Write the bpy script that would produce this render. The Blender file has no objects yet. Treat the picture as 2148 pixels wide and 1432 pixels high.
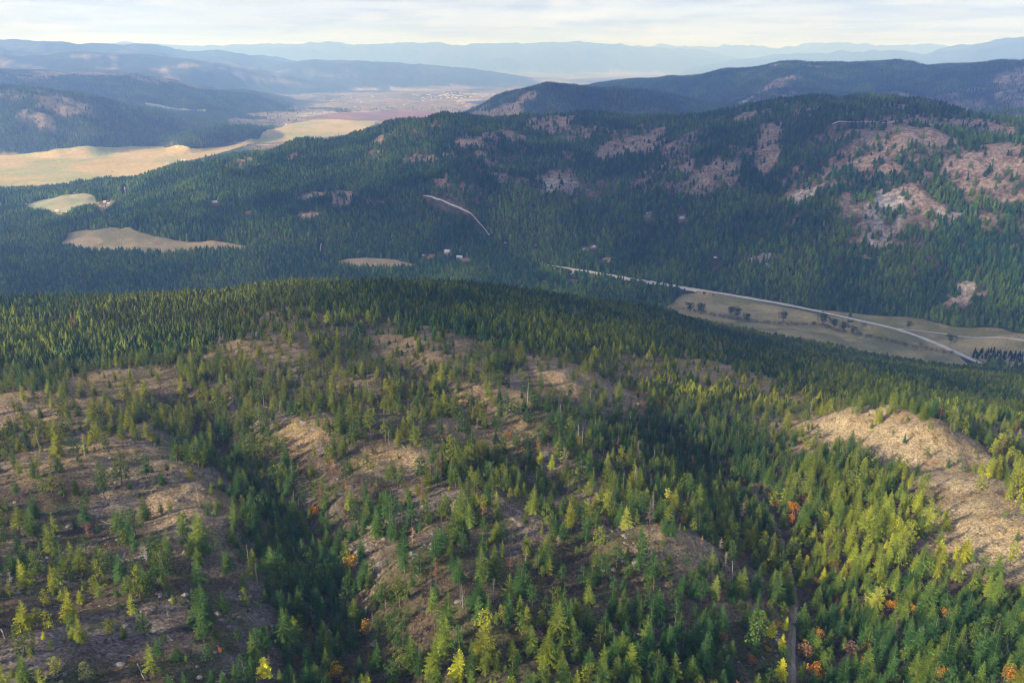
import bpy, bmesh, math, random
import numpy as np
from mathutils import Vector

random.seed(7)
rng = np.random.default_rng(7)
scene = bpy.context.scene
R = math.radians

# ------------------------------------------------------------------ camera
FOC, W, H = 1671.0, 2148.0, 1432.0
PITCH = R(19.63)
CAMZ = 550.0
cam_d = bpy.data.cameras.new('camera')
cam_d.sensor_width = 36.0
cam_d.lens = FOC / W * 36.0
cam_d.clip_start = 1.0
cam_d.clip_end = 200000.0
cam = bpy.data.objects.new('camera', cam_d)
cam.location = (0, 0, CAMZ)
cam.rotation_euler = (R(90) - PITCH, 0, 0)
scene.collection.objects.link(cam)
scene.camera = cam

# ------------------------------------------------------------------ light
SUN_EL = R(23)
TRAVEL = R(30)                      # the light travels towards +x and a little +y
sdx, sdy = math.cos(TRAVEL), math.sin(TRAVEL)
sun_d = bpy.data.lights.new('sun', 'SUN')
sun_d.energy = 5.0
sun_d.angle = R(0.5)
sun_d.color = (1.0, 0.88, 0.68)
sun = bpy.data.objects.new('sun', sun_d)
tosun = Vector((-sdx * math.cos(SUN_EL), -sdy * math.cos(SUN_EL), math.sin(SUN_EL)))
sun.rotation_euler = tosun.to_track_quat('Z', 'Y').to_euler()
sun.location = (0, 0, 3000)
scene.collection.objects.link(sun)

world = bpy.data.worlds.new('World')
scene.world = world
world.use_nodes = True
nt = world.node_tree
nt.nodes.clear()
L = nt.links.new
out = nt.nodes.new('ShaderNodeOutputWorld')
bg = nt.nodes.new('ShaderNodeBackground')
bg.inputs['Strength'].default_value = 0.1
sky = nt.nodes.new('ShaderNodeTexSky')
sky.sky_type = 'NISHITA'
sky.sun_disc = False
sky.sun_elevation = SUN_EL
sky.sun_rotation = math.atan2(-sdx, -sdy)
sky.air_density = 1.0
sky.dust_density = 1.2
tc = nt.nodes.new('ShaderNodeTexCoord')
sep = nt.nodes.new('ShaderNodeSeparateXYZ')
L(tc.outputs['Generated'], sep.inputs[0])


def wmath(op, a, b=None, c=None, clamp=False):
    n = nt.nodes.new('ShaderNodeMath')
    n.operation = op
    n.use_clamp = clamp
    for i, v in enumerate((a, b, c)):
        if v is None:
            continue
        if isinstance(v, (int, float)):
            n.inputs[i].default_value = v
        else:
            L(v, n.inputs[i])
    return n.outputs[0]


zc = wmath('MAXIMUM', sep.outputs[2], 0.0)
zd = wmath('ADD', zc, 0.035)
px = wmath('DIVIDE', sep.outputs[0], zd)
py = wmath('DIVIDE', sep.outputs[1], zd)
comb = nt.nodes.new('ShaderNodeCombineXYZ')
L(px, comb.inputs[0])
L(py, comb.inputs[1])


def wnoise(vec, scale, detail, rough, dist=0.0):
    n = nt.nodes.new('ShaderNodeTexNoise')
    n.inputs['Scale'].default_value = scale
    n.inputs['Detail'].default_value = detail
    n.inputs['Roughness'].default_value = rough
    n.inputs['Distortion'].default_value = dist
    L(vec, n.inputs['Vector'])
    return n.outputs[0]


def wramp(fac, stops):
    n = nt.nodes.new('ShaderNodeValToRGB')
    el = n.color_ramp.elements
    while len(el) < len(stops):
        el.new(0.5)
    for e, (p, c) in zip(el, stops):
        e.position = p
        e.color = (*c, 1)
    L(fac, n.inputs[0])
    return n.outputs[0]


def wmix(fac, a, b):
    n = nt.nodes.new('ShaderNodeMix')
    n.data_type = 'RGBA'
    for s, v in ((n.inputs['Factor'], fac), (n.inputs['A'], a), (n.inputs['B'], b)):
        if isinstance(v, (int, float)):
            s.default_value = v
        elif isinstance(v, tuple):
            s.default_value = (*v, 1)
        else:
            L(v, s)
    return n.outputs['Result']


SKYW = (4.5, 5.1, 6.75)
veil = wramp(wnoise(comb.outputs[0], 0.16, 6, 0.62, 0.6), [(0.30, (0.55,) * 3), (0.62, (1.0,) * 3)])
cover_ = wmath('MULTIPLY', veil, wramp(zc, [(.06, (1,) * 3), (.40, (.15,) * 3)]))
c1 = wmix(cover_, sky.outputs[0], SKYW)
# grey-lavender undersides and white puffs
band = wramp(wnoise(comb.outputs[0], 0.42, 7, 0.60, 0.4), [(0.44, (0,) * 3), (0.60, (1,) * 3)])
c2 = wmix(wmath('MULTIPLY', band, 0.75), c1, (2.9, 3.55, 5.4))
puffv = nt.nodes.new('ShaderNodeMapping')
L(tc.outputs['Generated'], puffv.inputs[0])
puffv.inputs['Scale'].default_value = (9, 9, 34)
pn = wnoise(puffv.outputs[0], 1.0, 7, 0.62, 0.2)
puff = wramp(pn, [(0.53, (0,) * 3), (0.66, (1,) * 3)])
c3 = wmix(wmath('MULTIPLY', puff, 0.55), c2, (5.9, 6.1, 6.8))
L(c3, bg.inputs['Color'])
L(bg.outputs[0], out.inputs['Surface'])

scene.view_settings.view_transform = 'Standard'
scene.view_settings.look = 'None'
scene.view_settings.gamma = 1.0
scene.view_settings.use_curve_mapping = False
scene.view_settings.exposure = 1.0
scene.render.engine = 'CYCLES'
cy = scene.cycles
cy.max_bounces = 4
cy.diffuse_bounces = 2
cy.glossy_bounces = 1
cy.transmission_bounces = 1
cy.volume_bounces = 2
cy.transparent_max_bounces = 6
cy.caustics_reflective = False
cy.caustics_refractive = False
cy.use_denoising = True
cy.denoiser = 'OPENIMAGEDENOISE'
cy.denoising_input_passes = 'RGB_ALBEDO_NORMAL'
cy.denoising_prefilter = 'ACCURATE'
cy.pixel_filter_type = 'BLACKMAN_HARRIS'
cy.filter_width = 1.15
cy.sample_clamp_indirect = 4.0
scene.render.use_persistent_data = False


# ------------------------------------------------------------------ noise
def _hash(ix, iy, s):
    h = (ix.astype(np.int64) * 374761393 + iy.astype(np.int64) * 668265263 + s * 982451653) & 0xFFFFFFFF
    h = ((h ^ (h >> 13)) * 1274126177) & 0xFFFFFFFF
    return ((h ^ (h >> 16)) & 0xFFFF) / 65535.0


def vnoise(x, y, s=0):
    ix, iy = np.floor(x), np.floor(y)
    fx, fy = x - ix, y - iy
    fx = fx * fx * (3 - 2 * fx)
    fy = fy * fy * (3 - 2 * fy)
    a, b = _hash(ix, iy, s), _hash(ix + 1, iy, s)
    c, d = _hash(ix, iy + 1, s), _hash(ix + 1, iy + 1, s)
    return (a + (b - a) * fx) * (1 - fy) + (c + (d - c) * fx) * fy


def fbm(x, y, scale, octv=4, s=0, rough=0.5):
    """0-centred, about -0.5 .. 0.5; scale in metres"""
    x = np.asarray(x, float) / scale
    y = np.asarray(y, float) / scale
    t, amp, tot = 0.0, 1.0, 0.0
    for o in range(octv):
        ca, sa = math.cos(0.6 * o + 0.3), math.sin(0.6 * o + 0.3)
        t = t + amp * (vnoise(x * ca - y * sa + 17.3 * o, x * sa + y * ca - 9.1 * o, s + o) - 0.5)
        tot += amp
        amp *= rough
        x, y = x * 2.03, y * 2.03
    return t / tot


def ridged(x, y, scale, octv=4, s=0):
    x = np.asarray(x, float) / scale
    y = np.asarray(y, float) / scale
    t, amp, tot = 0.0, 1.0, 0.0
    for o in range(octv):
        n = 1 - np.abs(2 * vnoise(x + 3.7 * o, y - 5.2 * o, s + o) - 1)
        t = t + amp * n
        tot += amp
        amp *= 0.5
        x, y = x * 2.1, y * 2.1
    return t / tot - 0.5


def smooth(a, b, x):
    t = np.clip((x - a) / (b - a), 0, 1)
    return t * t * (3 - 2 * t)


# ------------------------------------------------------------------ view rays to place points of the land
CT, ST = math.cos(PITCH), math.sin(PITCH)


def raydir(u, v):
    xc = (np.asarray(u, float) - W / 2) / FOC
    yc = (H / 2 - np.asarray(v, float)) / FOC
    x, y, z = xc, CT + yc * ST, -ST + yc * CT
    h = np.hypot(x, y)
    return x / h, y / h, z / h, np.arctan2(x, y)        # per horizontal metre


def project(x, y, z):
    dz = z - CAMZ
    f = y * CT - dz * ST
    up = y * ST + dz * CT
    f = np.where(f < 1, 1, f)
    return W / 2 + FOC * x / f, H / 2 - FOC * up / f, f


# ------------------------------------------------------------------ terrain
# near hill: (u, v, z) on the land, and a few hidden points (azimuth deg, r, z)
NEAR = []
for u, col in {
    -420: [(1500, 400), (1250, 392), (1050, 376), (900, 360), (800, 345), (720, 325), (660, 300)],
    0: [(1432, 395), (1250, 387), (1100, 372), (950, 356), (850, 344), (750, 326), (700, 316), (650, 297), (632, 270)],
    300: [(1432, 392), (1250, 384), (1100, 372), (950, 358), (850, 348), (790, 338), (720, 322), (650, 302), (625, 278)],
    600: [(1432, 388), (1250, 379), (1100, 368), (950, 356), (850, 349), (780, 343), (720, 338), (660, 326), (618, 304), (606, 284)],
    850: [(1432, 388), (1250, 380), (1100, 369), (950, 357), (850, 350), (770, 343), (700, 335), (650, 324), (612, 303), (602, 284)],
    1074: [(1432, 390), (1250, 381), (1100, 370), (950, 358), (850, 349), (780, 340), (720, 328), (660, 306), (625, 276), (612, 250)],
    1300: [(1432, 388), (1250, 376), (1100, 364), (950, 345), (850, 330), (780, 315), (720, 285), (670, 235), (640, 170)],
    1500: [(1432, 385), (1250, 372), (1100, 352), (950, 326), (850, 303), (780, 278), (730, 225), (700, 160), (680, 60)],
    1800: [(1432, 376), (1250, 362), (1100, 348), (980, 336), (900, 318), (850, 285), (800, 225), (765, 140), (742, 20)],
    2148: [(1432, 380), (1250, 366), (1130, 356), (1030, 342), (940, 308), (880, 260), (830, 180), (790, 40)],
    2500: [(1400, 385), (1200, 370), (1080, 350), (960, 300), (900, 220), (860, 100)],
}.items():
    for v, z in col:
        dx, dy, dz, az = raydir(u, v)
        NEAR.append((float(az), math.log((z - CAMZ) / float(dz)), z))
for azd in range(-55, 56, 10):
    NEAR.append((R(azd), math.log(90), 412))
for azd, r, z in [(-50, 1500, 60), (-38, 1550, 60), (-24, 1500, 80), (-10, 1420, 90), (2, 1450, 60), (-50, 1800, -70), (-38, 1850, -70),
                  (-24, 1800, -70), (-10, 1750, -70), (2, 1800, -60), (12, 1950, -70), (22, 2000, -80), (33, 1950, -90), (50, 1800, -90),
                  (-50, 2300, -200), (-25, 2300, -200), (0, 2300, -200), (25, 2300, -200), (50, 2300, -200)]:
    NEAR.append((R(azd), math.log(r), z))
NEAR = np.array(NEAR)
_P = NEAR[:, :2] * np.array([1.6, 1.0])


def _k(d):
    return d ** 3


_A = _k(np.linalg.norm(_P[:, None] - _P[None], axis=2))
_n = len(_P)
_M = np.zeros((_n + 3, _n + 3))
_M[:_n, :_n] = _A + np.eye(_n) * 2e-4
_M[:_n, _n] = 1
_M[:_n, _n + 1:] = _P
_M[_n:, :_n] = _M[:_n, _n:].T
_wt = np.linalg.solve(_M, np.concatenate([NEAR[:, 2], [0, 0, 0]]))


def near_base(az, lr):
    q = np.stack([az.ravel() * 1.6, lr.ravel()], 1)
    o = np.empty(len(q))
    for i in range(0, len(q), 24800):
        s = q[i:i + 40000]
        d = np.sqrt(((s[:, None] - _P[None]) ** 2).sum(2))
        o[i:i + 40000] = _k(d) @ _wt[:_n] + _wt[_n] + s @ _wt[_n + 1:]
    return o.reshape(az.shape)


# ridges: crest (u, v, r), front and back width
RIDGES = [
    ('ridge', [(-60, 470, 3300), (60, 455, 3300), (160, 425, 3300), (250, 402, 3350), (330, 375, 3400), (430, 350, 3450), (560, 324, 3500),
               (700, 297, 3550), (800, 276, 3550), (870, 252, 3500), (960, 246, 3400), (1060, 254, 3450), (1150, 245, 3500), (1210, 252, 3500),
               (1330, 252, 3450), (1480, 249, 3350), (1560, 230, 3250), (1650, 218, 3200), (1760, 216, 3150), (1890, 208, 3100), (1930, 220, 3050),
               (1990, 238, 3000), (2060, 262, 2900), (2148, 282, 2800), (2400, 320, 2600), (2700, 360, 2500)], 1330, 1200),
    ('hill', [(1700, 330, 4700), (1900, 262, 4700), (1990, 240, 4700), (2148, 232, 4600), (2400, 215, 4600)], 900, 900),
    ('hill', [(-500, 165, 6800), (-100, 172, 6700), (0, 177, 6600), (90, 186, 6500), (180, 200, 6500), (280, 224, 6700), (380, 246, 7000),
              (480, 260, 7300), (570, 270, 7600), (640, 284, 7900)], 1050, 1400),
    ('hill', [(330, 330, 5600), (390, 284, 5700), (450, 268, 5900), (520, 266, 6100), (570, 275, 6300), (620, 300, 6500)], 420, 600),
    ('hill', [(-500, 130, 10500), (0, 143, 10300), (120, 150, 10200), (290, 155, 10000), (350, 166, 10000), (430, 184, 10000), (520, 190, 10500),
              (600, 208, 10800), (680, 224, 11200), (760, 245, 11500)], 2100, 2200),
    ('hill', [(-500, 98, 15500), (-100, 108, 15300), (60, 116, 15000), (160, 108, 15000), (290, 113, 15000), (400, 124, 15000),
              (480, 134, 15500), (560, 150, 15800), (700, 172, 16000), (760, 190, 16500)], 3200, 3500),
    ('hill', [(480, 160, 18500), (600, 132, 18500), (660, 126, 18500), (740, 127, 18800), (830, 132, 19000), (900, 137, 19500),
              (980, 143, 20000), (1060, 155, 20500), (1120, 166, 21000), (1160, 180, 21000)], 3300, 3500),
    ('mountains', [(-500, 80, 19500), (0, 85, 19500), (100, 86, 19500), (200, 94, 19500), (330, 98, 19800), (370, 108, 20200), (500, 112, 20800),
                   (600, 124, 21500), (640, 134, 21800), (700, 160, 22000)], 4500, 3000),
    ('mountains', [(100, 120, 35712), (250, 92, 35712), (400, 95, 35712), (560, 93, 35712), (700, 94, 35712), (850, 91, 35712), (1000, 95, 35712),
                   (1160, 90, 35712), (1270, 93, 36505), (1330, 98, 37299), (1420, 104, 38092), (1500, 112, 38886), (1560, 124, 39680), (1700, 160, 39680)], 6500, 3000),
    ('mountains', [(1200, 112, 43400), (1330, 98, 43400), (1400, 92, 43400), (1450, 100, 43400), (1560, 96, 43400), (1640, 102, 43400), (1740, 90, 43400), (1840, 99, 43400),
                   (1950, 92, 43400), (2050, 100, 43400), (2300, 95, 43400)], 5000, 1500),
    ('mountains', [(1500, 135, 32289), (1620, 116, 32289), (1760, 110, 32289), (1880, 103, 31520), (1940, 112, 30752), (1990, 103, 29214),
                   (2060, 86, 28445), (2148, 80, 27676), (2400, 78, 27676)], 6000, 4000),
    ('hill', [(930, 255, 5900), (1000, 230, 5900), (1060, 200, 5800), (1110, 188, 5700), (1155, 181, 5600), (1210, 184, 5600), (1290, 187, 5700),
              (1380, 199, 5900), (1500, 222, 6100), (1620, 250, 6300)], 1100, 1200),
    ('hill', [(1100, 215, 8800), (1200, 188, 8800), (1270, 177, 8700), (1330, 168, 8600), (1400, 162, 8500), (1450, 164, 8400), (1520, 148, 8200),
              (1600, 141, 8000), (1650, 131, 7900), (1700, 134, 7900), (1780, 134, 7900), (1880, 130, 7900), (1940, 142, 7900),
              (2040, 136, 7800), (2148, 128, 7700), (2500, 120, 7700)], 2400, 2200),
]

AZ0, AZ1, NAZ = R(-50), R(50), 760
RG = np.concatenate([np.geomspace(60, 1200, 380, endpoint=False), np.geomspace(1200, 9000, 340, endpoint=False), np.geomspace(9000, 47000, 108)])
NR = len(RG)
AZ = np.linspace(AZ0, AZ1, NAZ)
GA, GR = np.meshgrid(AZ, RG)            # [r, az]
LR = np.log(GR)
GX, GY = GR * np.sin(GA), GR * np.cos(GA)

hs = []
valley = 0.0 + 3.0 * fbm(GX, GY, 900, 3, 5)
near = near_base(GA, LR)
near = np.where(GR > 2300, -300, near)
hs.append(near)
for i, (nm, pts, wf, wb) in enumerate(RIDGES):
    p = np.array(pts, float)
    dx, dy, dz, az = raydir(p[:, 0], p[:, 1])
    zcr = CAMZ + dz * p[:, 2]
    azf = np.linspace(az[0], az[-1], 400)
    kern = np.exp(-0.5 * (np.arange(-12, 13) / 3.0) ** 2)
    kern /= kern.sum()

    def sm(y):
        yf = np.interp(azf, az, y)
        return np.convolve(np.pad(yf, 12, 'edge'), kern, 'valid')
    rc = np.interp(AZ, azf, sm(p[:, 2]))
    zc_ = np.interp(AZ, azf, sm(zcr))
    end = np.minimum(np.clip((AZ - az[0]) / 0.05 + 1, 0, 1), np.clip((az[-1] - AZ) / 0.05 + 1, 0, 1))
    zc_ = zc_ * end - 60 * (1 - end)
    warp = fbm(GX, GY, wf * 0.9, 3, 40 + i) * wf * 0.35
    d = GR - rc[None]
    t = np.where(d < 0, -d / wf, d / wb)
    t = np.clip(t + np.minimum(np.abs(t) * 1.5, 1) * warp / wf, 0, 3)
    if nm == 'ridge':
        s = np.where(t < 1, (0.5 + 0.5 * np.cos(np.pi * np.clip(t, 0, 1))) ** 0.85, 0)
    else:
        s = np.where(t < 1, (1 - t) * (1 + 0.25 * np.sin(np.pi * t)), 0)
    rel = ridged(GX, GY, wf * 0.55, 4, 70 + i)
    hmax = np.maximum(zc_, 1)[None]
    hh = zc_[None] * s + hmax * (0.62 if nm == 'ridge' else 0.62) * rel * np.clip(s * (1 - s) * 4, 0, 1)
    hh = np.where(t >= 1, -60, hh)
    crest_noise = fbm(GX, GY, wf * 0.12, 4, 90 + i) * ((0.016 if nm == 'ridge' else (0.010 if nm == 'mountains' else 0.0035)) * rc[None])
    crest_noise *= smooth(0, 60, hh)
    hs.append(hh + crest_noise)
HS = np.stack(hs)
K = 9.0
mx = np.maximum(HS.max(0), valley)
Z = mx + K * np.log(np.exp((valley - mx) / K) + np.exp((HS - mx[None]) / K).sum(0)) - K * 0.3
OWNER = np.argmax(np.concatenate([valley[None] + 6.0, HS]), 0)   # 0 valley, 1 near hill, 2.. ridges
del HS, hs


def gi(x, y):
    az = np.arctan2(x, y)
    r = np.hypot(x, y)
    fa = np.clip((az - AZ0) / (AZ1 - AZ0) * (NAZ - 1), 0, NAZ - 1.001)
    fr = np.clip(np.interp(r, RG, np.arange(NR)), 0, NR - 1.001)
    return fa, fr


def gsample(G, x, y):
    fa, fr = gi(np.asarray(x, float), np.asarray(y, float))
    ia, ir = fa.astype(int), fr.astype(int)
    a, b = fa - ia, fr - ir
    return (G[ir, ia] * (1 - a) + G[ir, ia + 1] * a) * (1 - b) + (G[ir + 1, ia] * (1 - a) + G[ir + 1, ia + 1] * a) * b


def ground(x, y):
    return gsample(Z, x, y)


def hit(u, v, rmin=100):
    """where the view ray of photo point (u, v) meets the land"""
    u = np.atleast_1d(np.asarray(u, float))
    v = np.atleast_1d(np.asarray(v, float))
    dx, dy, dz, az = raydir(u, v)
    x = dx[:, None] * RG[None]
    y = dy[:, None] * RG[None]
    below = (CAMZ + dz[:, None] * RG[None] <= ground(x, y)) & (RG[None] >= rmin)
    k = np.argmax(below, 1)
    k = np.where(below.any(1), np.maximum(k, 1), NR - 1)
    r0, r1 = RG[k - 1].copy(), RG[k].copy()
    for _ in range(12):
        m = (r0 + r1) / 2
        bl = CAMZ + dz * m <= ground(dx * m, dy * m)
        r1 = np.where(bl, m, r1)
        r0 = np.where(bl, r0, m)
    return dx * r1, dy * r1


def poly_world(pts, rmin=100, rmax=1e9):
    p = np.array(pts, float)
    x, y = hit(p[:, 0], p[:, 1], rmin)
    r = np.hypot(x, y)
    k = np.minimum(1, rmax / r)
    return np.stack([x * k, y * k], 1)


def inside(poly, x, y):
    c = np.zeros(np.shape(x), bool)
    n = len(poly)
    for i in range(n):
        x0, y0 = poly[i]
        x1, y1 = poly[(i + 1) % n]
        cond = (y0 > y) != (y1 > y)
        xi = (x1 - x0) * (y - y0) / (y1 - y0 + 1e-9) + x0
        c ^= cond & (x < xi)
    return c


def dist_line(line, x, y):
    d = np.full(np.shape(x), 1e9)
    for (x0, y0), (x1, y1) in zip(line[:-1], line[1:]):
        vx, vy = x1 - x0, y1 - y0
        t = np.clip(((x - x0) * vx + (y - y0) * vy) / (vx * vx + vy * vy + 1e-9), 0, 1)
        d = np.minimum(d, np.hypot(x - x0 - t * vx, y - y0 - t * vy))
    return d


# gullies and knolls of the near hill
NEARM = (OWNER == 1)
GULLY1 = poly_world([(400, 830), (450, 900), (530, 970), (590, 1060), (640, 1150), (690, 1230), (740, 1330), (790, 1432)])
GULLY2 = poly_world([(1280, 770), (1360, 860), (1440, 930), (1520, 990), (1590, 1060), (1640, 1150), (1665, 1240), (1665, 1432)])
GULLY3 = poly_world([(830, 740), (900, 800), (1010, 880), (1120, 980), (1180, 1050)])
add = np.zeros_like(Z)
sel = GR < 1400
xs, ys = GX[sel], GY[sel]
a = -14 * np.exp(-(dist_line(GULLY1, xs, ys) / 24) ** 2)
a += -10 * np.exp(-(dist_line(GULLY2, xs, ys) / 38) ** 2)
a += -9 * np.exp(-(dist_line(GULLY3, xs, ys) / 20) ** 2)
for u, v, h, rr in [(215, 800, 7, 38), (20, 860, 7, 40), (560, 722, 8, 45), (590, 668, 6, 40), (930, 715, 7, 45), (640, 905, 6, 22),
                    (800, 905, 5, 24), (980, 880, 5, 26), (1230, 790, 7, 45), (1520, 790, 8, 60), (1420, 1150, 9, 24), (1330, 1170, 5, 18),
                    (900, 1170, 6, 22), (740, 1020, 4, 14), (1800, 905, 9, 38), (1880, 915, 14, 36), (1965, 955, 15, 32), (2060, 1045, 12, 28), (2148, 1130, 7, 28),
                    (400, 1000, 5, 30), (470, 1080, 5, 22), (150, 1000, 5, 30), (1000, 1290, 4, 16), (1120, 1100, 4, 18), (1850, 1120, 4, 14),
                    (2050, 900, 8, 40), (350, 1260, 4, 16), (100, 1380, 4, 14), (540, 1200, 3, 14)]:
    gx, gy = hit(u, v)
    a += h * np.exp(-(((xs - gx) ** 2 + (ys - gy) ** 2) / rr ** 2))
nearw = smooth(1250, 900, np.hypot(xs, ys))
a += nearw * (9.0 * fbm(xs, ys, 60, 3, 201) + 4.0 * fbm(xs, ys, 18, 3, 202) + 1.5 * ridged(xs, ys, 14, 3, 204) + 1.1 * fbm(xs, ys, 4.5, 2, 203))
a += smooth(1400, 1150, np.hypot(xs, ys)) * smooth(480, 700, np.hypot(xs, ys)) * 15 * fbm(xs, ys, 130, 3, 206)
add[sel] = a
Z = Z + add
Z += smooth(1500, 2300, GR) * smooth(15, 60, Z) * (46 * fbm(GX, GY, 190, 4, 210) * smooth(30, 120, Z))

# horizon of what can be seen along each azimuth
TANG = (Z - CAMZ) / GR
CUM = np.maximum.accumulate(TANG, 0)


def visible(x, y, z, top, margin=0.012):
    r = np.hypot(x, y)
    return (z + top - CAMZ) / r > gsample(CUM, x * 0.985, y * 0.985) - margin


# ------------------------------------------------------------------ places given on the land
FIELDS = [
    ('brown', poly_world([(112, 519), (138, 503), (142, 490), (180, 482), (262, 478), (300, 489), (335, 498), (440, 505), (520, 517), (524, 526),
                          (430, 531), (300, 535), (220, 533), (160, 526)], 1500)),
    ('green', poly_world([(52, 434), (70, 424), (96, 418), (190, 408), (206, 419), (200, 430), (160, 444), (110, 447), (60, 446)], 1500)),
    ('brown', poly_world([(700, 550), (730, 543), (770, 541), (825, 544), (872, 556), (870, 568), (780, 568), (716, 561)], 1500)),
    ('pasture', poly_world([(1392, 650), (1430, 618), (1465, 610), (1700, 655), (1780, 670), (1880, 692), (1960, 722), (2010, 745), (2050, 775), (1950, 765), (1740, 725), (1600, 703),
                            (1500, 684)], 1400)),
    ('pasture', poly_world([(1690, 646), (1900, 665), (2060, 687), (2148, 700), (2260, 712), (2260, 800), (2148, 780), (2070, 762),
                            (1950, 712), (1880, 688), (1780, 664)], 1300)),
    ('yellow', poly_world([(-300, 345), (-60, 332), (0, 327), (100, 318), (200, 309), (280, 307), (340, 307), (400, 312), (470, 309), (545, 292), (575, 272), (600, 262),
                           (660, 252), (760, 247), (800, 250), (760, 280), (520, 303), (430, 330), (370, 345), (320, 375), (180, 386), (60, 398),
                           (-60, 404), (-300, 420)], 3550)),
    ('purple', poly_world([(635, 246), (700, 238), (780, 235), (860, 232), (930, 236), (900, 250), (830, 258), (790, 262), (700, 250)], 7500)),
    ('yellow', poly_world([(286, 216), (320, 218), (390, 229), (440, 232), (430, 236), (380, 233), (320, 224)], 6000)),
]
ROADS = [
    ('road', 12.0, [(1125, 553), (1190, 563), (1250, 574), (1340, 590), (1440, 606), (1560, 625), (1700, 650), (1780, 668), (1880, 690), (1950, 715), (2010, 742), (2060, 764)]),
    ('road', 4.0, [(1880, 690), (1960, 697), (2060, 708), (2148, 717), (2260, 728)]),
    ('road', 3.6, [(888, 411), (912, 418), (940, 428), (968, 437), (985, 447), (1000, 462), (1015, 478), (1030, 497)]),
    ('road', 5.0, [(1190, 564), (1206, 570), (1196, 577)]),
    ('road', 3.0, [(262, 391), (262, 400), (265, 413)]),
    ('road', 3.0, [(674, 511), (671, 530)]),
    ('road', 3.5, [(1745, 262), (1800, 258), (1860, 258), (1930, 260), (1990, 264)]),
]
for i, (nm, w_, pts) in enumerate(ROADS):
    ROADS[i] = (nm, w_, poly_world(pts, 1300))
TRACK = poly_world([(1661, 1490), (1661, 1432), (1662, 1340), (1667, 1270), (1664, 1235), (1652, 1190), (1640, 1140), (1625, 1100), (1603, 1065), (1580, 1035)])
TRACK2 = poly_world([(1700, 1330), (1692, 1290), (1680, 1250), (1664, 1225)])

# pale clearings on the wooded ridge: u, v, half width px, half height px, strength
CLEAR = [(960, 245, 40, 7, .8), (985, 298, 32, 9, .9), (1085, 290, 30, 9, .8), (915, 270, 22, 6, .7), (1160, 248, 40, 7, .7), (1325, 312, 62, 22, 1), (1270, 325, 25, 12, .8),
         (1170, 380, 46, 20, 1), (650, 418, 36, 10, 1), (718, 420, 34, 12, .9), (640, 455, 34, 10, .8), (590, 463, 14, 6, .8), (790, 425, 20, 8, .5),
         (1620, 270, 26, 24, .9), (1690, 235, 30, 16, .7), (1560, 255, 40, 14, .7), (1610, 325, 22, 20, 1), (1890, 265, 80, 14, .85), (1850, 285, 60, 12, .7), (1960, 250, 45, 10, .6),
         (2060, 275, 55, 12, .8), (2120, 310, 40, 16, .7), (1690, 412, 50, 12, .9), (1765, 385, 30, 8, .6), (1880, 415, 50, 16, 1), (1970, 435, 30, 12, 1), (2000, 455, 16, 9, 1),
         (1830, 475, 50, 6, .9), (1920, 476, 40, 5, .8), (1830, 514, 40, 4, .8), (1605, 543, 40, 4, .7), (1800, 340, 34, 10, .8), (1870, 358, 30, 14, .8), (1900, 330, 30, 8, .5),
         (2020, 345, 40, 30, .7), (2060, 380, 40, 16, .8), (2120, 410, 40, 14, .7), (2030, 420, 20, 10, .5), (1470, 380, 60, 26, .55), (1400, 345, 60, 22, .45), (1250, 395, 50, 22, .45),
         (1200, 285, 40, 14, .6), (1350, 275, 80, 12, .5), (1450, 300, 50, 20, .45), (1060, 465, 22, 7, .5), (1040, 330, 60, 20, .3), (620, 330, 30, 6, .5),
         (780, 320, 25, 7, .5), (510, 330, 36, 6, .5), (430, 342, 30, 5, .5), (1740, 300, 50, 20, .4), (1830, 230, 60, 12, .45), (1270, 545, 16, 4, .9), (1200, 590, 18, 5, .6),
         (410, 405, 12, 4, .8), (450, 425, 14, 5, .8), (520, 447, 16, 4, .7), (940, 530, 20, 5, .8), (905, 538, 14, 4, .8), (975, 545, 16, 4, .8), (868, 538, 8, 3, .7),
         (1361, 450, 14, 5, .8), (1430, 459, 9, 4, .9), (2030, 605, 30, 8, .9), (1910, 672, 26, 4, .7), (1225, 523, 9, 4, .8), (1246, 519, 8, 3, .8),
         (15, 433, 16, 6, .8), (220, 427, 22, 7, .8), (130, 446, 24, 4, .8), (40, 322, 30, 5, .4), (1100, 440, 20, 5, .4), (1360, 640, 40, 8, .5), (2000, 640, 60, 5, .6)]
BL = []
for u, v, hu, hv, st in CLEAR:
    x, y = hit([u, u, u], [v, v - hv, v + hv], 1400)
    r = math.hypot(x[0], y[0])
    depth = min(max(abs(math.hypot(x[1], y[1]) - math.hypot(x[2], y[2])) / 2, 8), 260)
    BL.append((x[0], y[0], hu / FOC * r, depth, st))


def clearing(x, y):
    c = np.zeros(np.shape(x))
    wx = fbm(x, y, 90, 3, 301) * 1.0
    wy = fbm(x, y, 90, 3, 311) * 1.0
    for bx, by, ra, rd, st in BL:
        r0 = math.hypot(bx, by)
        ex, ey = bx / r0, by / r0
        m = (np.abs(x - bx) < 3 * (ra + rd)) & (np.abs(y - by) < 3 * (ra + rd))
        if not m.any():
            continue
        X, Y = x[m] - bx, y[m] - by
        a_ = (X * ey - Y * ex) / ra + wx[m]
        b_ = (X * ex + Y * ey) / rd + wy[m]
        c[m] = np.maximum(c[m], st * smooth(1.35, 0.7, np.hypot(a_, b_)))
    return c


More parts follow.
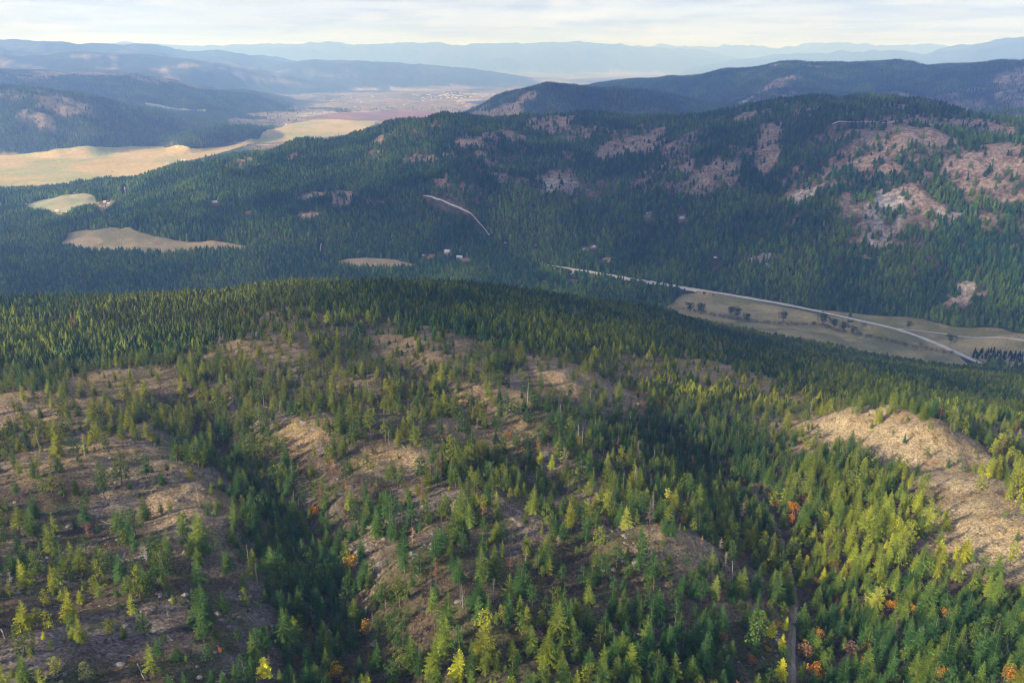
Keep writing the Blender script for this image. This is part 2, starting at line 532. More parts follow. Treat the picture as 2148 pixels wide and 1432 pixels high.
DMAP = """9999999999999999999999
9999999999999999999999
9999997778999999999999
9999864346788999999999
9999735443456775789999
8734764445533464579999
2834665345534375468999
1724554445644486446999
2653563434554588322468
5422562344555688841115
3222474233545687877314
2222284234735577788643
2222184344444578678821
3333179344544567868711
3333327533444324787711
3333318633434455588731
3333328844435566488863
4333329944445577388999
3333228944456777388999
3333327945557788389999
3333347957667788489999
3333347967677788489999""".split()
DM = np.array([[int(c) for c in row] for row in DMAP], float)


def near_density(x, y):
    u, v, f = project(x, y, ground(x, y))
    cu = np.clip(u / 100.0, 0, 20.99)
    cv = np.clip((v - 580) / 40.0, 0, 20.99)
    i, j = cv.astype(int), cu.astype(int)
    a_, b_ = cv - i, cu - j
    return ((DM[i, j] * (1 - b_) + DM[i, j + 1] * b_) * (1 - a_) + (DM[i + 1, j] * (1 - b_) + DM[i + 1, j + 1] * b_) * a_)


# ------------------------------------------------------------------ land colours per vertex
C3 = lambda *c: np.array(c, float)


def mixc(a_, b_, t):
    return a_ * (1 - t[..., None]) + b_ * t[..., None]


shape = Z.shape
col = np.zeros(shape + (3,)) + C3(.05, .05, .035)
flat = (Z < 22) & (GR > 4800)
forest_far = C3(.022, .042, .024)
hillm = (GR > 1150)
cl = np.zeros(shape)
m_ = (GR > 1150) & (GR < 5000)
cl[m_] = clearing(GX[m_], GY[m_])
tan_far = C3(.31, .225, .175)
ff = fbm(GX, GY, 60, 4, 320)
floor_ = mixc(C3(.045, .05, .03) + 0 * col, C3(.10, .075, .055) + 0 * col, smooth(-.1, .25, ff))
small_ = smooth(.06, .13, fbm(GX, GY, 75, 4, 335)) * smooth(70, 200, Z)
up = smooth(60, 330, Z) * smooth(.02, .2, fbm(GX, GY, 240, 4, 330) + .05)
col[hillm] = mixc(floor_, tan_far + 0 * col, np.clip(cl * 1.1 + .5 * up + .6 * small_, 0, 1))[hillm]
for u, v, rr in [(1165, 385, 32), (1150, 392, 22), (1850, 425, 30), (1880, 428, 22), (1680, 418, 24), (1990, 455, 18), (2030, 606, 20), (665, 410, 20), (1600, 545, 22), (1830, 517, 20)]:
    gx, gy = hit(u, v, 1400)
    w8 = smooth(1.3, .6, np.hypot(GX - gx, GY - gy) / rr / 1.6 + 1.6 * fbm(GX, GY, 24, 3, 337))
    col = mixc(col, C3(.55, .49, .45) + 0 * col, w8 * .55)
far = GR > 5000
cf = forest_far + 0 * col
cf = cf * (1 + 1.2 * fbm(GX, GY, 200, 3, 340))[..., None]
bald = smooth(.09, .17, fbm(GX, GY, 700, 5, 350, .6)) * smooth(60, 200, Z) * .8
cf = mixc(cf, C3(.26, .20, .16) + 0 * col, bald * smooth(20000, 14000, GR))
col[far] = cf[far]
# far plain, patchwork of pale fields
cellx = np.floor(GX / 700 + .6 * fbm(GX, GY, 900, 2, 360))
celly = np.floor(GY / 900 + .6 * fbm(GX, GY, 900, 2, 361))
hv = _hash(cellx, celly, 77)
pl = mixc(C3(.30, .22, .15) + 0 * col, C3(.17, .15, .08) + 0 * col, hv)
pl = mixc(pl, C3(.42, .36, .24) + 0 * col, (_hash(cellx, celly, 78) > .78) * .8)
pl = mixc(pl, forest_far + 0 * col, smooth(.08, .16, fbm(GX, GY * .45, 1300, 5, 362, .6)) * .9)
col[flat] = pl[flat]
# near hill
nm = GR < 1400
nx, ny = GX, GY
n1 = fbm(nx, ny, 45, 4, 400)
n2 = fbm(nx, ny, 12, 4, 410)
n3 = fbm(nx, ny, 26, 4, 420)
dens = np.zeros(shape)
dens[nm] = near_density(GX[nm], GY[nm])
grass = C3(.205, .16, .10)
brown = C3(.075, .056, .038)
mauve = C3(.165, .14, .13)
green = C3(.06, .068, .022)
nc = mixc(brown + 0 * col, grass + 0 * col, smooth(-.12, .24, n1 + .6 * n2))
nc = mixc(nc, mauve + 0 * col, smooth(.0, .22, n3) * .7)
nc = mixc(nc, green + 0 * col, smooth(-.02, .15, fbm(nx, ny, 18, 4, 430)) * .8)
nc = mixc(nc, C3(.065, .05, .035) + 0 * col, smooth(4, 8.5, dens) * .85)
GRASSY = np.zeros(shape)
for u, v, rr in [(215, 800, 45), (20, 870, 55), (560, 722, 50), (600, 668, 46), (860, 705, 46), (950, 725, 50), (1180, 765, 40), (1240, 790, 55), (1310, 770, 40), (640, 900, 18), (1000, 850, 34), (1480, 775, 60), (1000, 900, 30), (1560, 800, 70), (1830, 900, 36),
                 (1900, 925, 34), (1975, 965, 34), (2010, 1000, 22), (2060, 1085, 26), (2130, 1130, 30), (2040, 1100, 28), (2120, 1080, 28), (2100, 1175, 24), (2035, 1150, 18), (1740, 897, 30), (1920, 905, 30), (130, 960, 40), (400, 1060, 26), (1420, 1140, 18), (2120, 905, 30), (820, 970, 18), (1040, 830, 30), (1750, 880, 50)]:
    gx, gy = hit(u, v)
    GRASSY = np.maximum(GRASSY, smooth(1.25, .55, np.hypot(GX - gx, GY - gy) / rr + .5 * n1))
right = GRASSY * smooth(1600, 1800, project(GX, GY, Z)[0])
nc = mixc(nc, C3(.34, .24, .125) + 0 * col, GRASSY * .55)
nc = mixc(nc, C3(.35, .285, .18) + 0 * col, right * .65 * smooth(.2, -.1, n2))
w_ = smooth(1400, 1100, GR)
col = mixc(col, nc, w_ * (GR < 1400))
col = np.clip(col, .01, .9)


# ------------------------------------------------------------------ materials
def new_mat(name):
    m = bpy.data.materials.new(name)
    m.use_nodes = True
    t = m.node_tree
    b = t.nodes['Principled BSDF']
    b.inputs['Roughness'].default_value = .95
    b.inputs['Specular IOR Level'].default_value = .15
    return m, t, b


def node(t, typ, **kw):
    n = t.nodes.new(typ)
    for k, v in kw.items():
        setattr(n, k, v)
    return n


def tnoise(t, vec, scale, detail=4, rough=.6, dist=0):
    n = node(t, 'ShaderNodeTexNoise')
    n.inputs['Scale'].default_value = scale
    n.inputs['Detail'].default_value = detail
    n.inputs['Roughness'].default_value = rough
    n.inputs['Distortion'].default_value = dist
    t.links.new(vec, n.inputs['Vector'])
    return n.outputs[0]


def tramp(t, fac, stops):
    n = node(t, 'ShaderNodeValToRGB')
    el = n.color_ramp.elements
    while len(el) < len(stops):
        el.new(.5)
    for e, (p, c) in zip(el, stops):
        e.position = p
        e.color = (*c, 1) if isinstance(c, tuple) else (c, c, c, 1)
    t.links.new(fac, n.inputs[0])
    return n.outputs[0]


def tmix(t, fac, a_, b_, mode='MIX'):
    n = node(t, 'ShaderNodeMix', data_type='RGBA', blend_type=mode)
    for s, v in ((n.inputs['Factor'], fac), (n.inputs['A'], a_), (n.inputs['B'], b_)):
        if isinstance(v, (int, float)):
            s.default_value = v
        elif isinstance(v, tuple):
            s.default_value = (*v, 1)
        else:
            t.links.new(v, s)
    return n.outputs['Result']


def tbump(t, b, hgt, strength, dist):
    n = node(t, 'ShaderNodeBump')
    n.inputs['Strength'].default_value = strength
    n.inputs['Distance'].default_value = dist
    t.links.new(hgt, n.inputs['Height'])
    t.links.new(n.outputs[0], b.inputs['Normal'])


def obj_coord(t):
    return node(t, 'ShaderNodeTexCoord').outputs['Object']


def ground_mat(name, fine, coarse, bump_d):
    m, t, b = new_mat(name)
    att = node(t, 'ShaderNodeAttribute', attribute_name='land')
    co = obj_coord(t)
    a1 = tnoise(t, co, fine, 6, .7)
    a2 = tnoise(t, co, coarse, 5, .65, .4)
    c = tmix(t, 1.0, att.outputs['Color'], tramp(t, a1, [(.33, .28), (.5, .9), (.66, 1.65)]), 'MULTIPLY')
    c = tmix(t, tramp(t, a2, [(.50, 0.0), (.60, .62)]), c, tmix(t, 1.0, c, (.42, .36, .34), 'MULTIPLY'))
    t.links.new(c, b.inputs['Base Color'])
    tbump(t, b, a1, .5, bump_d)
    return m


MG_NEAR = ground_mat('dry_hillside', .9, .22, .5)
MG_MID = ground_mat('wooded_slope', .12, .03, 3.0)
MG_FAR = ground_mat('distant_slope', .012, .004, 12.0)


def rock_mat():
    m, t, b = new_mat('grey_rock')
    co = obj_coord(t)
    a1 = tnoise(t, co, 1.6, 8, .7)
    a2 = tnoise(t, co, .5, 4, .6)
    c = tramp(t, a1, [(.3, (.07, .065, .065)), (.5, (.18, .165, .16)), (.7, (.30, .28, .265))])
    c = tmix(t, tramp(t, a2, [(.5, 0.0), (.65, .7)]), c, (.20, .17, .10))
    t.links.new(c, b.inputs['Base Color'])
    tbump(t, b, a1, .9, .3)
    return m


def plain_mat(name, c0, c1, scale=.05, rough=.95, emb=.0, stripes=None):
    m, t, b = new_mat(name)
    b.inputs['Roughness'].default_value = rough
    co = obj_coord(t)
    a1 = tnoise(t, co, scale, 6, .65, .3)
    c = tramp(t, a1, [(.35, c0), (.65, c1)])
    if stripes:
        c = tmix(t, tramp(t, tnoise(t, co, stripes[0], 3, .5, 1.0), [(.48, 0.0), (.58, stripes[2])]), c, stripes[1])
    a3 = tnoise(t, co, scale * 14, 4, .6)
    c = tmix(t, 1.0, c, tramp(t, a3, [(.3, .75), (.7, 1.22)]), 'MULTIPLY')
    t.links.new(c, b.inputs['Base Color'])
    return m


M_ROCK = rock_mat()
M_FIELD = {
    'brown': plain_mat('dry_meadow', (.27, .21, .12), (.38, .29, .17), .012, stripes=(.006, (.17, .17, .085), .7)),
    'green': plain_mat('green_meadow', (.17, .20, .11), (.26, .27, .17), .012, stripes=(.01, (.28, .21, .15), .7)),
    'pasture': plain_mat('valley_pasture', (.23, .19, .09), (.36, .29, .15), .015, stripes=(.008, (.12, .13, .055), .7)),
    'yellow': plain_mat('straw_field', (.40, .29, .12), (.50, .37, .18), .003, stripes=(.0022, (.26, .29, .12), .75)),
    'purple': plain_mat('heath_field', (.20, .10, .09), (.30, .15, .11), .003, stripes=(.002, (.14, .09, .10), .7)),
}
M_ROAD = plain_mat('pale_gravel', (.44, .41, .37), (.56, .52, .47), .1)
M_TRACK = plain_mat('dirt_track', (.20, .17, .13), (.34, .30, .25), .3)
M_TRACKG = plain_mat('grassy_track', (.13, .105, .055), (.27, .205, .115), .35)


def leaf_mat(name, transl=.08):
    m, t, b = new_mat(name)
    t.nodes.remove(b)
    o = t.nodes['Material Output']
    tint = node(t, 'ShaderNodeAttribute', attribute_name='tint', attribute_type='INSTANCER')
    shade = node(t, 'ShaderNodeAttribute', attribute_name='shade')
    c = tmix(t, 1.0, tint.outputs['Color'], shade.outputs['Color'], 'MULTIPLY')
    d = node(t, 'ShaderNodeBsdfDiffuse')
    tr = node(t, 'ShaderNodeBsdfTranslucent')
    mx_ = node(t, 'ShaderNodeMixShader')
    mx_.inputs[0].default_value = transl
    t.links.new(c, d.inputs[0])
    t.links.new(c, tr.inputs[0])
    t.links.new(d.outputs[0], mx_.inputs[1])
    t.links.new(tr.outputs[0], mx_.inputs[2])
    t.links.new(mx_.outputs[0], o.inputs[0])
    return m


M_LEAF = leaf_mat('needles')
M_BARK = plain_mat('bark', (.11, .075, .055), (.20, .15, .12), .8)
M_DEAD = plain_mat('weathered_wood', (.19, .17, .155), (.34, .31, .285), .8)
M_BURNT = plain_mat('burnt_wood', (.02, .018, .018), (.06, .05, .05), .8)


# ------------------------------------------------------------------ object helpers
def tag(o, label=None, cat=None, group=None, kind=None):
    if label:
        o['label'] = label
    if cat:
        o['category'] = cat
    if group:
        o['group'] = group
    if kind:
        o['kind'] = kind
    return o


def mesh_np(name, verts, faces, mats=(), smooth_=False, fmat=None):
    """faces: (n,3) or (n,4) int array"""
    me = bpy.data.meshes.new(name)
    verts = np.asarray(verts, np.float32)
    faces = np.asarray(faces, np.int32)
    k = faces.shape[1]
    me.vertices.add(len(verts))
    me.vertices.foreach_set('co', verts.ravel())
    me.loops.add(faces.size)
    me.loops.foreach_set('vertex_index', faces.ravel())
    me.polygons.add(len(faces))
    me.polygons.foreach_set('loop_start', np.arange(len(faces), dtype=np.int32) * k)
    try:
        me.polygons.foreach_set('loop_total', np.full(len(faces), k, np.int32))
    except Exception:
        pass
    if fmat is not None:
        me.polygons.foreach_set('material_index', np.asarray(fmat, np.int32))
    if smooth_:
        me.polygons.foreach_set('use_smooth', np.ones(len(faces), bool))
    for m in mats:
        me.materials.append(m)
    me.update(calc_edges=True)
    return me


def add_obj(name, me, parent=None, loc=None):
    o = bpy.data.objects.new(name, me)
    scene.collection.objects.link(o)
    if parent:
        o.parent = parent
    if loc is not None:
        o.location = loc
    return o


# ------------------------------------------------------------------ land meshes
nq = (NR - 1) * (NAZ - 1)
ii, jj = np.meshgrid(np.arange(NR - 1), np.arange(NAZ - 1), indexing='ij')
q = np.stack([ii * NAZ + jj, ii * NAZ + jj + 1, (ii + 1) * NAZ + jj + 1, (ii + 1) * NAZ + jj], -1).reshape(-1, 4)
q = q[:, ::-1]
cx = (GX[:-1, :-1] + GX[1:, 1:]).ravel() / 2
cyy = (GY[:-1, :-1] + GY[1:, 1:]).ravel() / 2
cz = (Z[:-1, :-1] + Z[1:, 1:]).ravel() / 2
cr = np.hypot(cx, cyy)
own = OWNER[:-1, :-1].ravel().copy()
fid = np.full(len(cx), -1)
for k, (kind, poly) in enumerate(FIELDS):
    lo, hi = poly.min(0) - 5, poly.max(0) + 5
    s = (cx > lo[0]) & (cx < hi[0]) & (cyy > lo[1]) & (cyy < hi[1])
    idx = np.where(s)[0]
    ins = inside(poly, cx[idx], cyy[idx])
    ins &= cr[idx] > 1250
    fid[idx[ins]] = k
V3 = np.stack([GX.ravel(), GY.ravel(), Z.ravel()], 1)
C4 = np.concatenate([col.reshape(-1, 3), np.ones((col.size // 3, 1))], 1).astype(np.float32)


def land(name, mask, mat, label=None, off=0):
    if not mask.any():
        return None
    f = q[mask]
    used, inv = np.unique(f, return_inverse=True)
    v = V3[used]
    me = mesh_np(name, v, inv.reshape(-1, 4), [mat], True)
    at = me.attributes.new('land', 'FLOAT_COLOR', 'POINT')
    at.data.foreach_set('color', C4[used].ravel())
    o = add_obj(name, me)
    tag(o, label, kind='structure')
    return o


land('hillside', own == 1, MG_NEAR)
nf = np.ones(len(fid), bool)
land('valley_floor', (own == 0) & nf & (cr < 5000), MG_MID)
land('plain', (own == 0) & nf & (cr >= 5000), MG_FAR)
land('ridge', (own == 2) & nf, MG_MID)
for i, (nm_, *_r) in enumerate(RIDGES[1:], start=3):
    land(nm_, (own == i) & nf, MG_MID if i in (3, 4, 5, 13) else MG_FAR)
for k, (kind, poly) in enumerate(FIELDS):
    f_ = q[fid == k]
    used, inv, cnt = np.unique(f_, return_inverse=True, return_counts=True)
    v_ = V3[used].copy()
    edge = np.where(cnt < 4)[0]
    ex_, ey_ = v_[edge, 0], v_[edge, 1]
    best, bxx, byy = np.full(len(edge), 1e9), ex_.copy(), ey_.copy()
    for (x0, y0), (x1, y1) in zip(poly, np.roll(poly, -1, 0)):
        vx, vy = x1 - x0, y1 - y0
        t_ = np.clip(((ex_ - x0) * vx + (ey_ - y0) * vy) / (vx * vx + vy * vy + 1e-9), 0, 1)
        d_ = np.hypot(ex_ - x0 - t_ * vx, ey_ - y0 - t_ * vy)
        m_ = d_ < best
        best[m_], bxx[m_], byy[m_] = d_[m_], (x0 + t_ * vx)[m_], (y0 + t_ * vy)[m_]
    m_ = best < .022 * np.hypot(ex_, ey_)
    v_[edge[m_], 0], v_[edge[m_], 1] = bxx[m_], byy[m_]
    v_[:, 2] = ground(v_[:, 0], v_[:, 1]) + np.hypot(v_[:, 0], v_[:, 1]) * 2.2e-4 + .3
    tag(add_obj('field', mesh_np('field', v_, inv.reshape(-1, 4), [M_FIELD[kind]], True)), kind='structure')


def resample(line, step):
    line = np.asarray(line)
    d = np.concatenate([[0], np.cumsum(np.hypot(*np.diff(line, axis=0).T))])
    # smooth with a few Chaikin passes
    p = line
    for _ in range(3):
        if len(p) > 2:
            qn = [p[0]]
            for a_, b_ in zip(p[:-1], p[1:]):
                qn += [a_ * .75 + b_ * .25, a_ * .25 + b_ * .75]
            qn.append(p[-1])
            p = np.array(qn)
    d = np.concatenate([[0], np.cumsum(np.hypot(*np.diff(p, axis=0).T))])
    s = np.arange(0, d[-1], step)
    return np.stack([np.interp(s, d, p[:, 0]), np.interp(s, d, p[:, 1])], 1)


def strip(name, line, width, lift, mat, step=6.0, ncross=3, side=0.0, ragged=.25):
    p = resample(line, step)
    tg = np.gradient(p, axis=0)
    tg /= np.linalg.norm(tg, axis=1)[:, None] + 1e-9
    nrm = np.stack([-tg[:, 1], tg[:, 0]], 1)
    vs = []
    for k in range(ncross + 1):
        o_ = side + (k / ncross - .5) * width * (1 + ragged * 2 * fbm(p[:, 0], p[:, 1], 20 if width > 3.6 else 5, 3, 500 + k))
        c = p + nrm * o_[:, None]
        vs.append(np.concatenate([c, ground(c[:, 0], c[:, 1])[:, None] + lift], 1))
    V = np.stack(vs, 1).reshape(-1, 3)
    n = len(p)
    a_, b_ = np.meshgrid(np.arange(n - 1), np.arange(ncross), indexing='ij')
    k = ncross + 1
    F = np.stack([a_ * k + b_, (a_ + 1) * k + b_, (a_ + 1) * k + b_ + 1, a_ * k + b_ + 1], -1).reshape(-1, 4)
    me = mesh_np(name, V, F[:, ::-1], [mat], True)
    o = add_obj(name, me)
    tag(o, kind='structure')
    return o


for nm_, w_, line in ROADS:
    strip(nm_, line, w_, 1.6, M_ROAD, 8.0)
strip('dirt_track', TRACK, 2.6, .12, M_TRACKG, 1.5, 4, 0, .8)
strip('dirt_track', TRACK[:4], 1.2, .22, M_TRACK, 1.2, 2, -.5, .9)

# ------------------------------------------------------------------ tree shapes
class MB:
    def __init__(s):
        s.v, s.f, s.sh, s.m = [], [], [], []
        s.n = 0

    def tri(s, a_, b_, c_, sh=1.0, m=0):
        s.v += [a_, b_, c_]
        s.f.append((s.n, s.n + 1, s.n + 2))
        s.n += 3
        s.sh += [sh] * 3
        s.m.append(m)

    def tube(s, pts, rads, n=5, sh=1.0, m=0):
        base = s.n
        for k, (p, r) in enumerate(zip(pts, rads)):
            p = np.array(p, float)
            d = np.array(pts[min(k + 1, len(pts) - 1)], float) - np.array(pts[max(k - 1, 0)], float)
            d /= np.linalg.norm(d) + 1e-9
            ref = np.array([1., 0, 0]) if abs(d[0]) < .9 else np.array([0, 1., 0])
            e1 = np.cross(d, ref)
            e1 /= np.linalg.norm(e1)
            e2 = np.cross(d, e1)
            for j in range(n):
                t_ = 2 * math.pi * j / n
                s.v.append(tuple(p + r * (math.cos(t_) * e1 + math.sin(t_) * e2)))
                s.sh.append(sh)
        for k in range(len(pts) - 1):
            for j in range(n):
                a_, b_ = base + k * n + j, base + k * n + (j + 1) % n
                c_, d_ = a_ + n, b_ + n
                s.f += [(a_, b_, d_), (a_, d_, c_)]
                s.m += [m, m]
        s.n = len(s.v)

    def mesh(s, name, mats):
        me = mesh_np(name, np.array(s.v), np.array(s.f), mats, False, s.m)
        at = me.attributes.new('shade', 'FLOAT_COLOR', 'POINT')
        c = np.ones((len(s.v), 4), np.float32)
        c[:, :3] = np.array(s.sh, np.float32)[:, None]
        at.data.foreach_set('color', c.ravel())
        return me


def fir_crown(rs, levels=20, nb=8, seg=4, width=.17, base=.08, power=.8, sprig=1.0, droop=.25, gap=0.0, jag=.25):
    """unit-height crown; width = half spread at the base"""
    b = MB()
    ph = rs.uniform(0, 6.28)
    lop = rs.uniform(0, 6.28)
    for k in range(levels):
        t = base + (1 - base) * (k + rs.uniform(-.3, .3)) / levels
        t = min(max(t, base), .985)
        q_ = (t - base) / (1 - base)
        rad = width * ((1 - q_) ** power) * (1 - .35 * math.exp(-((q_) / .07) ** 2)) + .008
        n = max(4, int(nb * (1 - .45 * q_)))
        ph += 2.4
        for j in range(n):
            if rs.random() < gap:
                continue
            a_ = ph + 6.283 * j / n + rs.uniform(-.25, .25)
            ln = rad * (1 + rs.uniform(-jag, jag)) * (1 + .18 * math.cos(a_ - lop))
            ca, sa = math.cos(a_), math.sin(a_)
            rise = .35 * q_ - droop * (1 - q_)
            z0 = t
            sh = rs.uniform(.65, 1.3)
            px_, pz = 0.0, z0
            for s_ in range(seg):
                f0, f1 = s_ / seg, (s_ + 1) / seg
                r0, r1 = ln * f0, ln * f1
                za = z0 + ln * rise * f0 * (1 + .6 * f0)
                zb = z0 + ln * rise * f1 * (1 + .6 * f1)
                wd = ln * .34 * sprig * (1 - .55 * f0) * rs.uniform(.7, 1.3)
                for sg in (-1, 1):
                    tipx = r1 + ln * .10 * rs.uniform(0, 1.2)
                    tz = zb - wd * .25 * rs.uniform(0, 1.6)
                    A = (ca * r0, sa * r0, za)
                    B = (ca * r1, sa * r1, zb)
                    Cx = ca * tipx - sa * wd * sg
                    Cy = sa * tipx + ca * wd * sg
                    b.tri(A, B, (Cx, Cy, tz), sh * rs.uniform(.75, 1.2))
    b.tri((-.006, 0, .95), (.006, 0, .95), (0, 0, 1.0))
    b.tri((0, -.006, .95), (0, .006, .95), (0, 0, 1.0))
    return b


def clump(b, rs, c, r, n, flat_=.7, size=.35, lo=.7, hi=1.25):
    for _ in range(n):
        d = np.array([rs.gauss(0, 1), rs.gauss(0, 1), rs.gauss(0, 1)])
        d /= np.linalg.norm(d) + 1e-6
        d *= rs.uniform(.35, 1) ** .6
        p = np.array(c) + d * np.array([r, r, r * flat_])
        a_ = np.array([rs.gauss(0, 1), rs.gauss(0, 1), rs.gauss(0, .7)])
        a_ = a_ / (np.linalg.norm(a_) + 1e-6) * r * size
        e = np.array([rs.gauss(0, 1), rs.gauss(0, 1), rs.gauss(0, .7)])
        e = e / (np.linalg.norm(e) + 1e-6) * r * size
        b.tri(tuple(p + a_), tuple(p + e), tuple(p - (a_ + e) * .5), rs.uniform(lo, hi))


def pine_crown(rs, nc=26, base=.35, width=.2, tri=16, power=.6):
    b = MB()
    for k in range(nc):
        q_ = (k + rs.random()) / nc
        z = base + (1 - base) * q_ * .97
        rad = width * (math.sin(math.pi * min(1, .22 + .78 * q_)) ** power if q_ < .9 else .35)
        a_ = k * 2.4 + rs.uniform(-.5, .5)
        rr = rad * rs.uniform(.25, 1.0)
        s_ = width * rs.uniform(.30, .5) * (1.1 - .5 * q_)
        clump(b, rs, (math.cos(a_) * rr, math.sin(a_) * rr, z), s_, tri, .65, .42)
    return b


def trunk_mesh(rs, h=1.0, r=.014, lean=.0, branches=0, bl=.12, b0=.4, mat=0, n=5, top=.25, bend=.01):
    b = MB()
    pts = [(lean * t + bend * math.sin(t * 5 + 1), bend * math.sin(t * 7), h * t - (.02 if t == 0 else 0)) for t in (0, .25, .5, .75, 1)]
    b.tube(pts, [r * (1 - (1 - top) * t) for t in (0, .25, .5, .75, 1)], n)
    for k in range(branches):
        t = b0 + (1 - b0) * (k + rs.random()) / branches
        a_ = k * 2.4 + rs.uniform(-.6, .6)
        L_ = bl * (1.15 - t) * rs.uniform(.4, 1.2) + .02
        x0 = lean * t + bend * math.sin(t * 5 + 1)
        b.tube([(x0, 0, h * t), (x0 + math.cos(a_) * L_ * .5, math.sin(a_) * L_ * .5, h * t + L_ * rs.uniform(-.1, .15)),
                (x0 + math.cos(a_) * L_, math.sin(a_) * L_, h * t + L_ * rs.uniform(-.3, .3))], [r * .35, r * .25, r * .08], 3)
    return b


def broad_crown(rs, n=14, tri=30, h0=.3):
    b = MB()
    for k in range(n):
        a_ = rs.uniform(0, 6.28)
        rr = rs.uniform(0, .32)
        z = h0 + (1 - h0) * rs.uniform(.1, .85)
        clump(b, rs, (math.cos(a_) * rr, math.sin(a_) * rr, z), rs.uniform(.13, .2), tri, .85, .3, .45, 1.35)
    return b


def skirt_tree(rs, levels=5, n=7, width=.18, base=.05, pine=False):
    """small-scale conifer for the distance"""
    b = MB()
    for k in range(levels):
        q_ = k / levels
        z0 = base + (1 - base) * q_
        z1 = base + (1 - base) * min(1, (k + 1.75) / levels)
        r0 = width * (1 - q_) ** .75 * (math.sin(math.pi * (.25 + .7 * q_)) * .5 + .75 if pine else 1)
        a0 = rs.uniform(0, 6.28)
        for j in range(n):
            a1 = a0 + 6.283 * j / n
            a2 = a0 + 6.283 * (j + .5 + rs.uniform(-.15, .15)) / n
            a3 = a0 + 6.283 * (j + 1) / n
            ro, ri = r0 * rs.uniform(.8, 1.25), r0 * .6
            P = (math.cos(a2) * ro, math.sin(a2) * ro, z0 - .012)
            A = (math.cos(a1) * ri, math.sin(a1) * ri, z0 + .025)
            Cc = (math.cos(a3) * ri, math.sin(a3) * ri, z0 + .025)
            T = (rs.uniform(-.004, .004), 0, z1)
            sh = rs.uniform(.7, 1.25)
            b.tri(A, P, T, sh)
            b.tri(P, Cc, T, sh * rs.uniform(.8, 1.1))
    return b


def with_trunk(cb, tb):
    """join crown and trunk buffers: slot 0 crown, slot 1 trunk"""
    off = cb.n
    cb.v += tb.v
    cb.f += [tuple(i + off for i in f) for f in tb.f]
    cb.sh += tb.sh
    cb.m += [1] * len(tb.f)
    cb.n += tb.n
    return cb


rs = random.Random(11)
# crown and trunk pairs; (category name, crown mesh, trunk mesh)
NEARK = []


def addkind(nm, crown, trunk, mats=(M_BARK,)):
    NEARK.append((nm, crown.mesh(nm + '_crown', [M_LEAF]) if crown else None, trunk.mesh(nm + '_trunk', list(mats)), crown, trunk))


for k in range(5):   # 0-4 firs
    addkind('fir_tree', fir_crown(rs, 22, 9, 4, rs.uniform(.20, .27), .06, rs.uniform(.7, .9)), trunk_mesh(rs, .93, .013))
for k in range(3):   # 5-7 slim / sparse firs
    addkind('fir_tree', fir_crown(rs, 20, 7, 4, rs.uniform(.15, .19), rs.uniform(.14, .25), rs.uniform(.5, .65), 1.0, .2, .12, .4), trunk_mesh(rs, .95, .014, 0, 4, .1, .1))
for k in range(4):   # 8-11 pines
    addkind('pine_tree', pine_crown(rs, 26, rs.uniform(.22, .42), rs.uniform(.17, .23), 22), trunk_mesh(rs, .93, .017, rs.uniform(-.02, .02), 8, .18, .25))
for k in range(3):   # 12-14 bushy young pines
    addkind('pine_tree', pine_crown(rs, 24, .08, rs.uniform(.22, .28), 22, .4), trunk_mesh(rs, .9, .02))
for k in range(2):   # 15-16 larch, airy, bare lower trunk
    addkind('larch_tree', fir_crown(rs, 26, 7, 4, .15, .36, .45, 1.15, .05, .08, .4), trunk_mesh(rs, .96, .013, .01, 4, .1, .2))
for k in range(2):   # 17-18 wide open larch/big fir
    addkind('larch_tree', fir_crown(rs, 26, 9, 5, .23, .08, .62, 1.0, .12, .1, .4), trunk_mesh(rs, .95, .015))
for k in range(3):   # 19-21 broadleaf
    addkind('broadleaf_tree', broad_crown(rs), trunk_mesh(rs, .6, .03, 0, 9, .5, .3))
for k in range(3):   # 22-24 half-dead conifer, thin crown
    addkind('dead_conifer', fir_crown(rs, 15, 5, 3, .14, .25, .6, .7, .1, .4, .5), trunk_mesh(rs, .97, .013, 0, 26, .17, .15))
for k in range(4):   # 25-28 bare snags
    addkind('dead_snag', None, trunk_mesh(rs, 1.0, .016, rs.uniform(-.08, .08), 6 + 9 * (k % 3), .16, .3, bend=.012), (M_DEAD,))
FIRS, SLIM, PINES, BUSHY, LARCH, WIDE, BROAD, HALF, SNAG = range(0, 5), range(5, 8), range(8, 12), range(12, 15), range(15, 17), range(17, 19), range(19, 22), range(22, 25), range(25, 29)


def joined_proto(i):
    nm_, cm, tm, cb, tb = NEARK[i]
    if cb is None:
        return tm
    import copy
    c = MB()
    c.v, c.f, c.sh, c.m, c.n = list(cb.v), list(cb.f), list(cb.sh), list(cb.m), cb.n
    return with_trunk(c, tb).mesh(nm_ + '_joined', [M_LEAF, M_BARK])


PROTO_COL = bpy.data.collections.new('tree_shapes')


def make_collection(name, meshes):
    c = bpy.data.collections.new(name)
    for i, me in enumerate(meshes):
        o = bpy.data.objects.new('%s_%03d' % (name, i), me)
        c.objects.link(o)
    return c


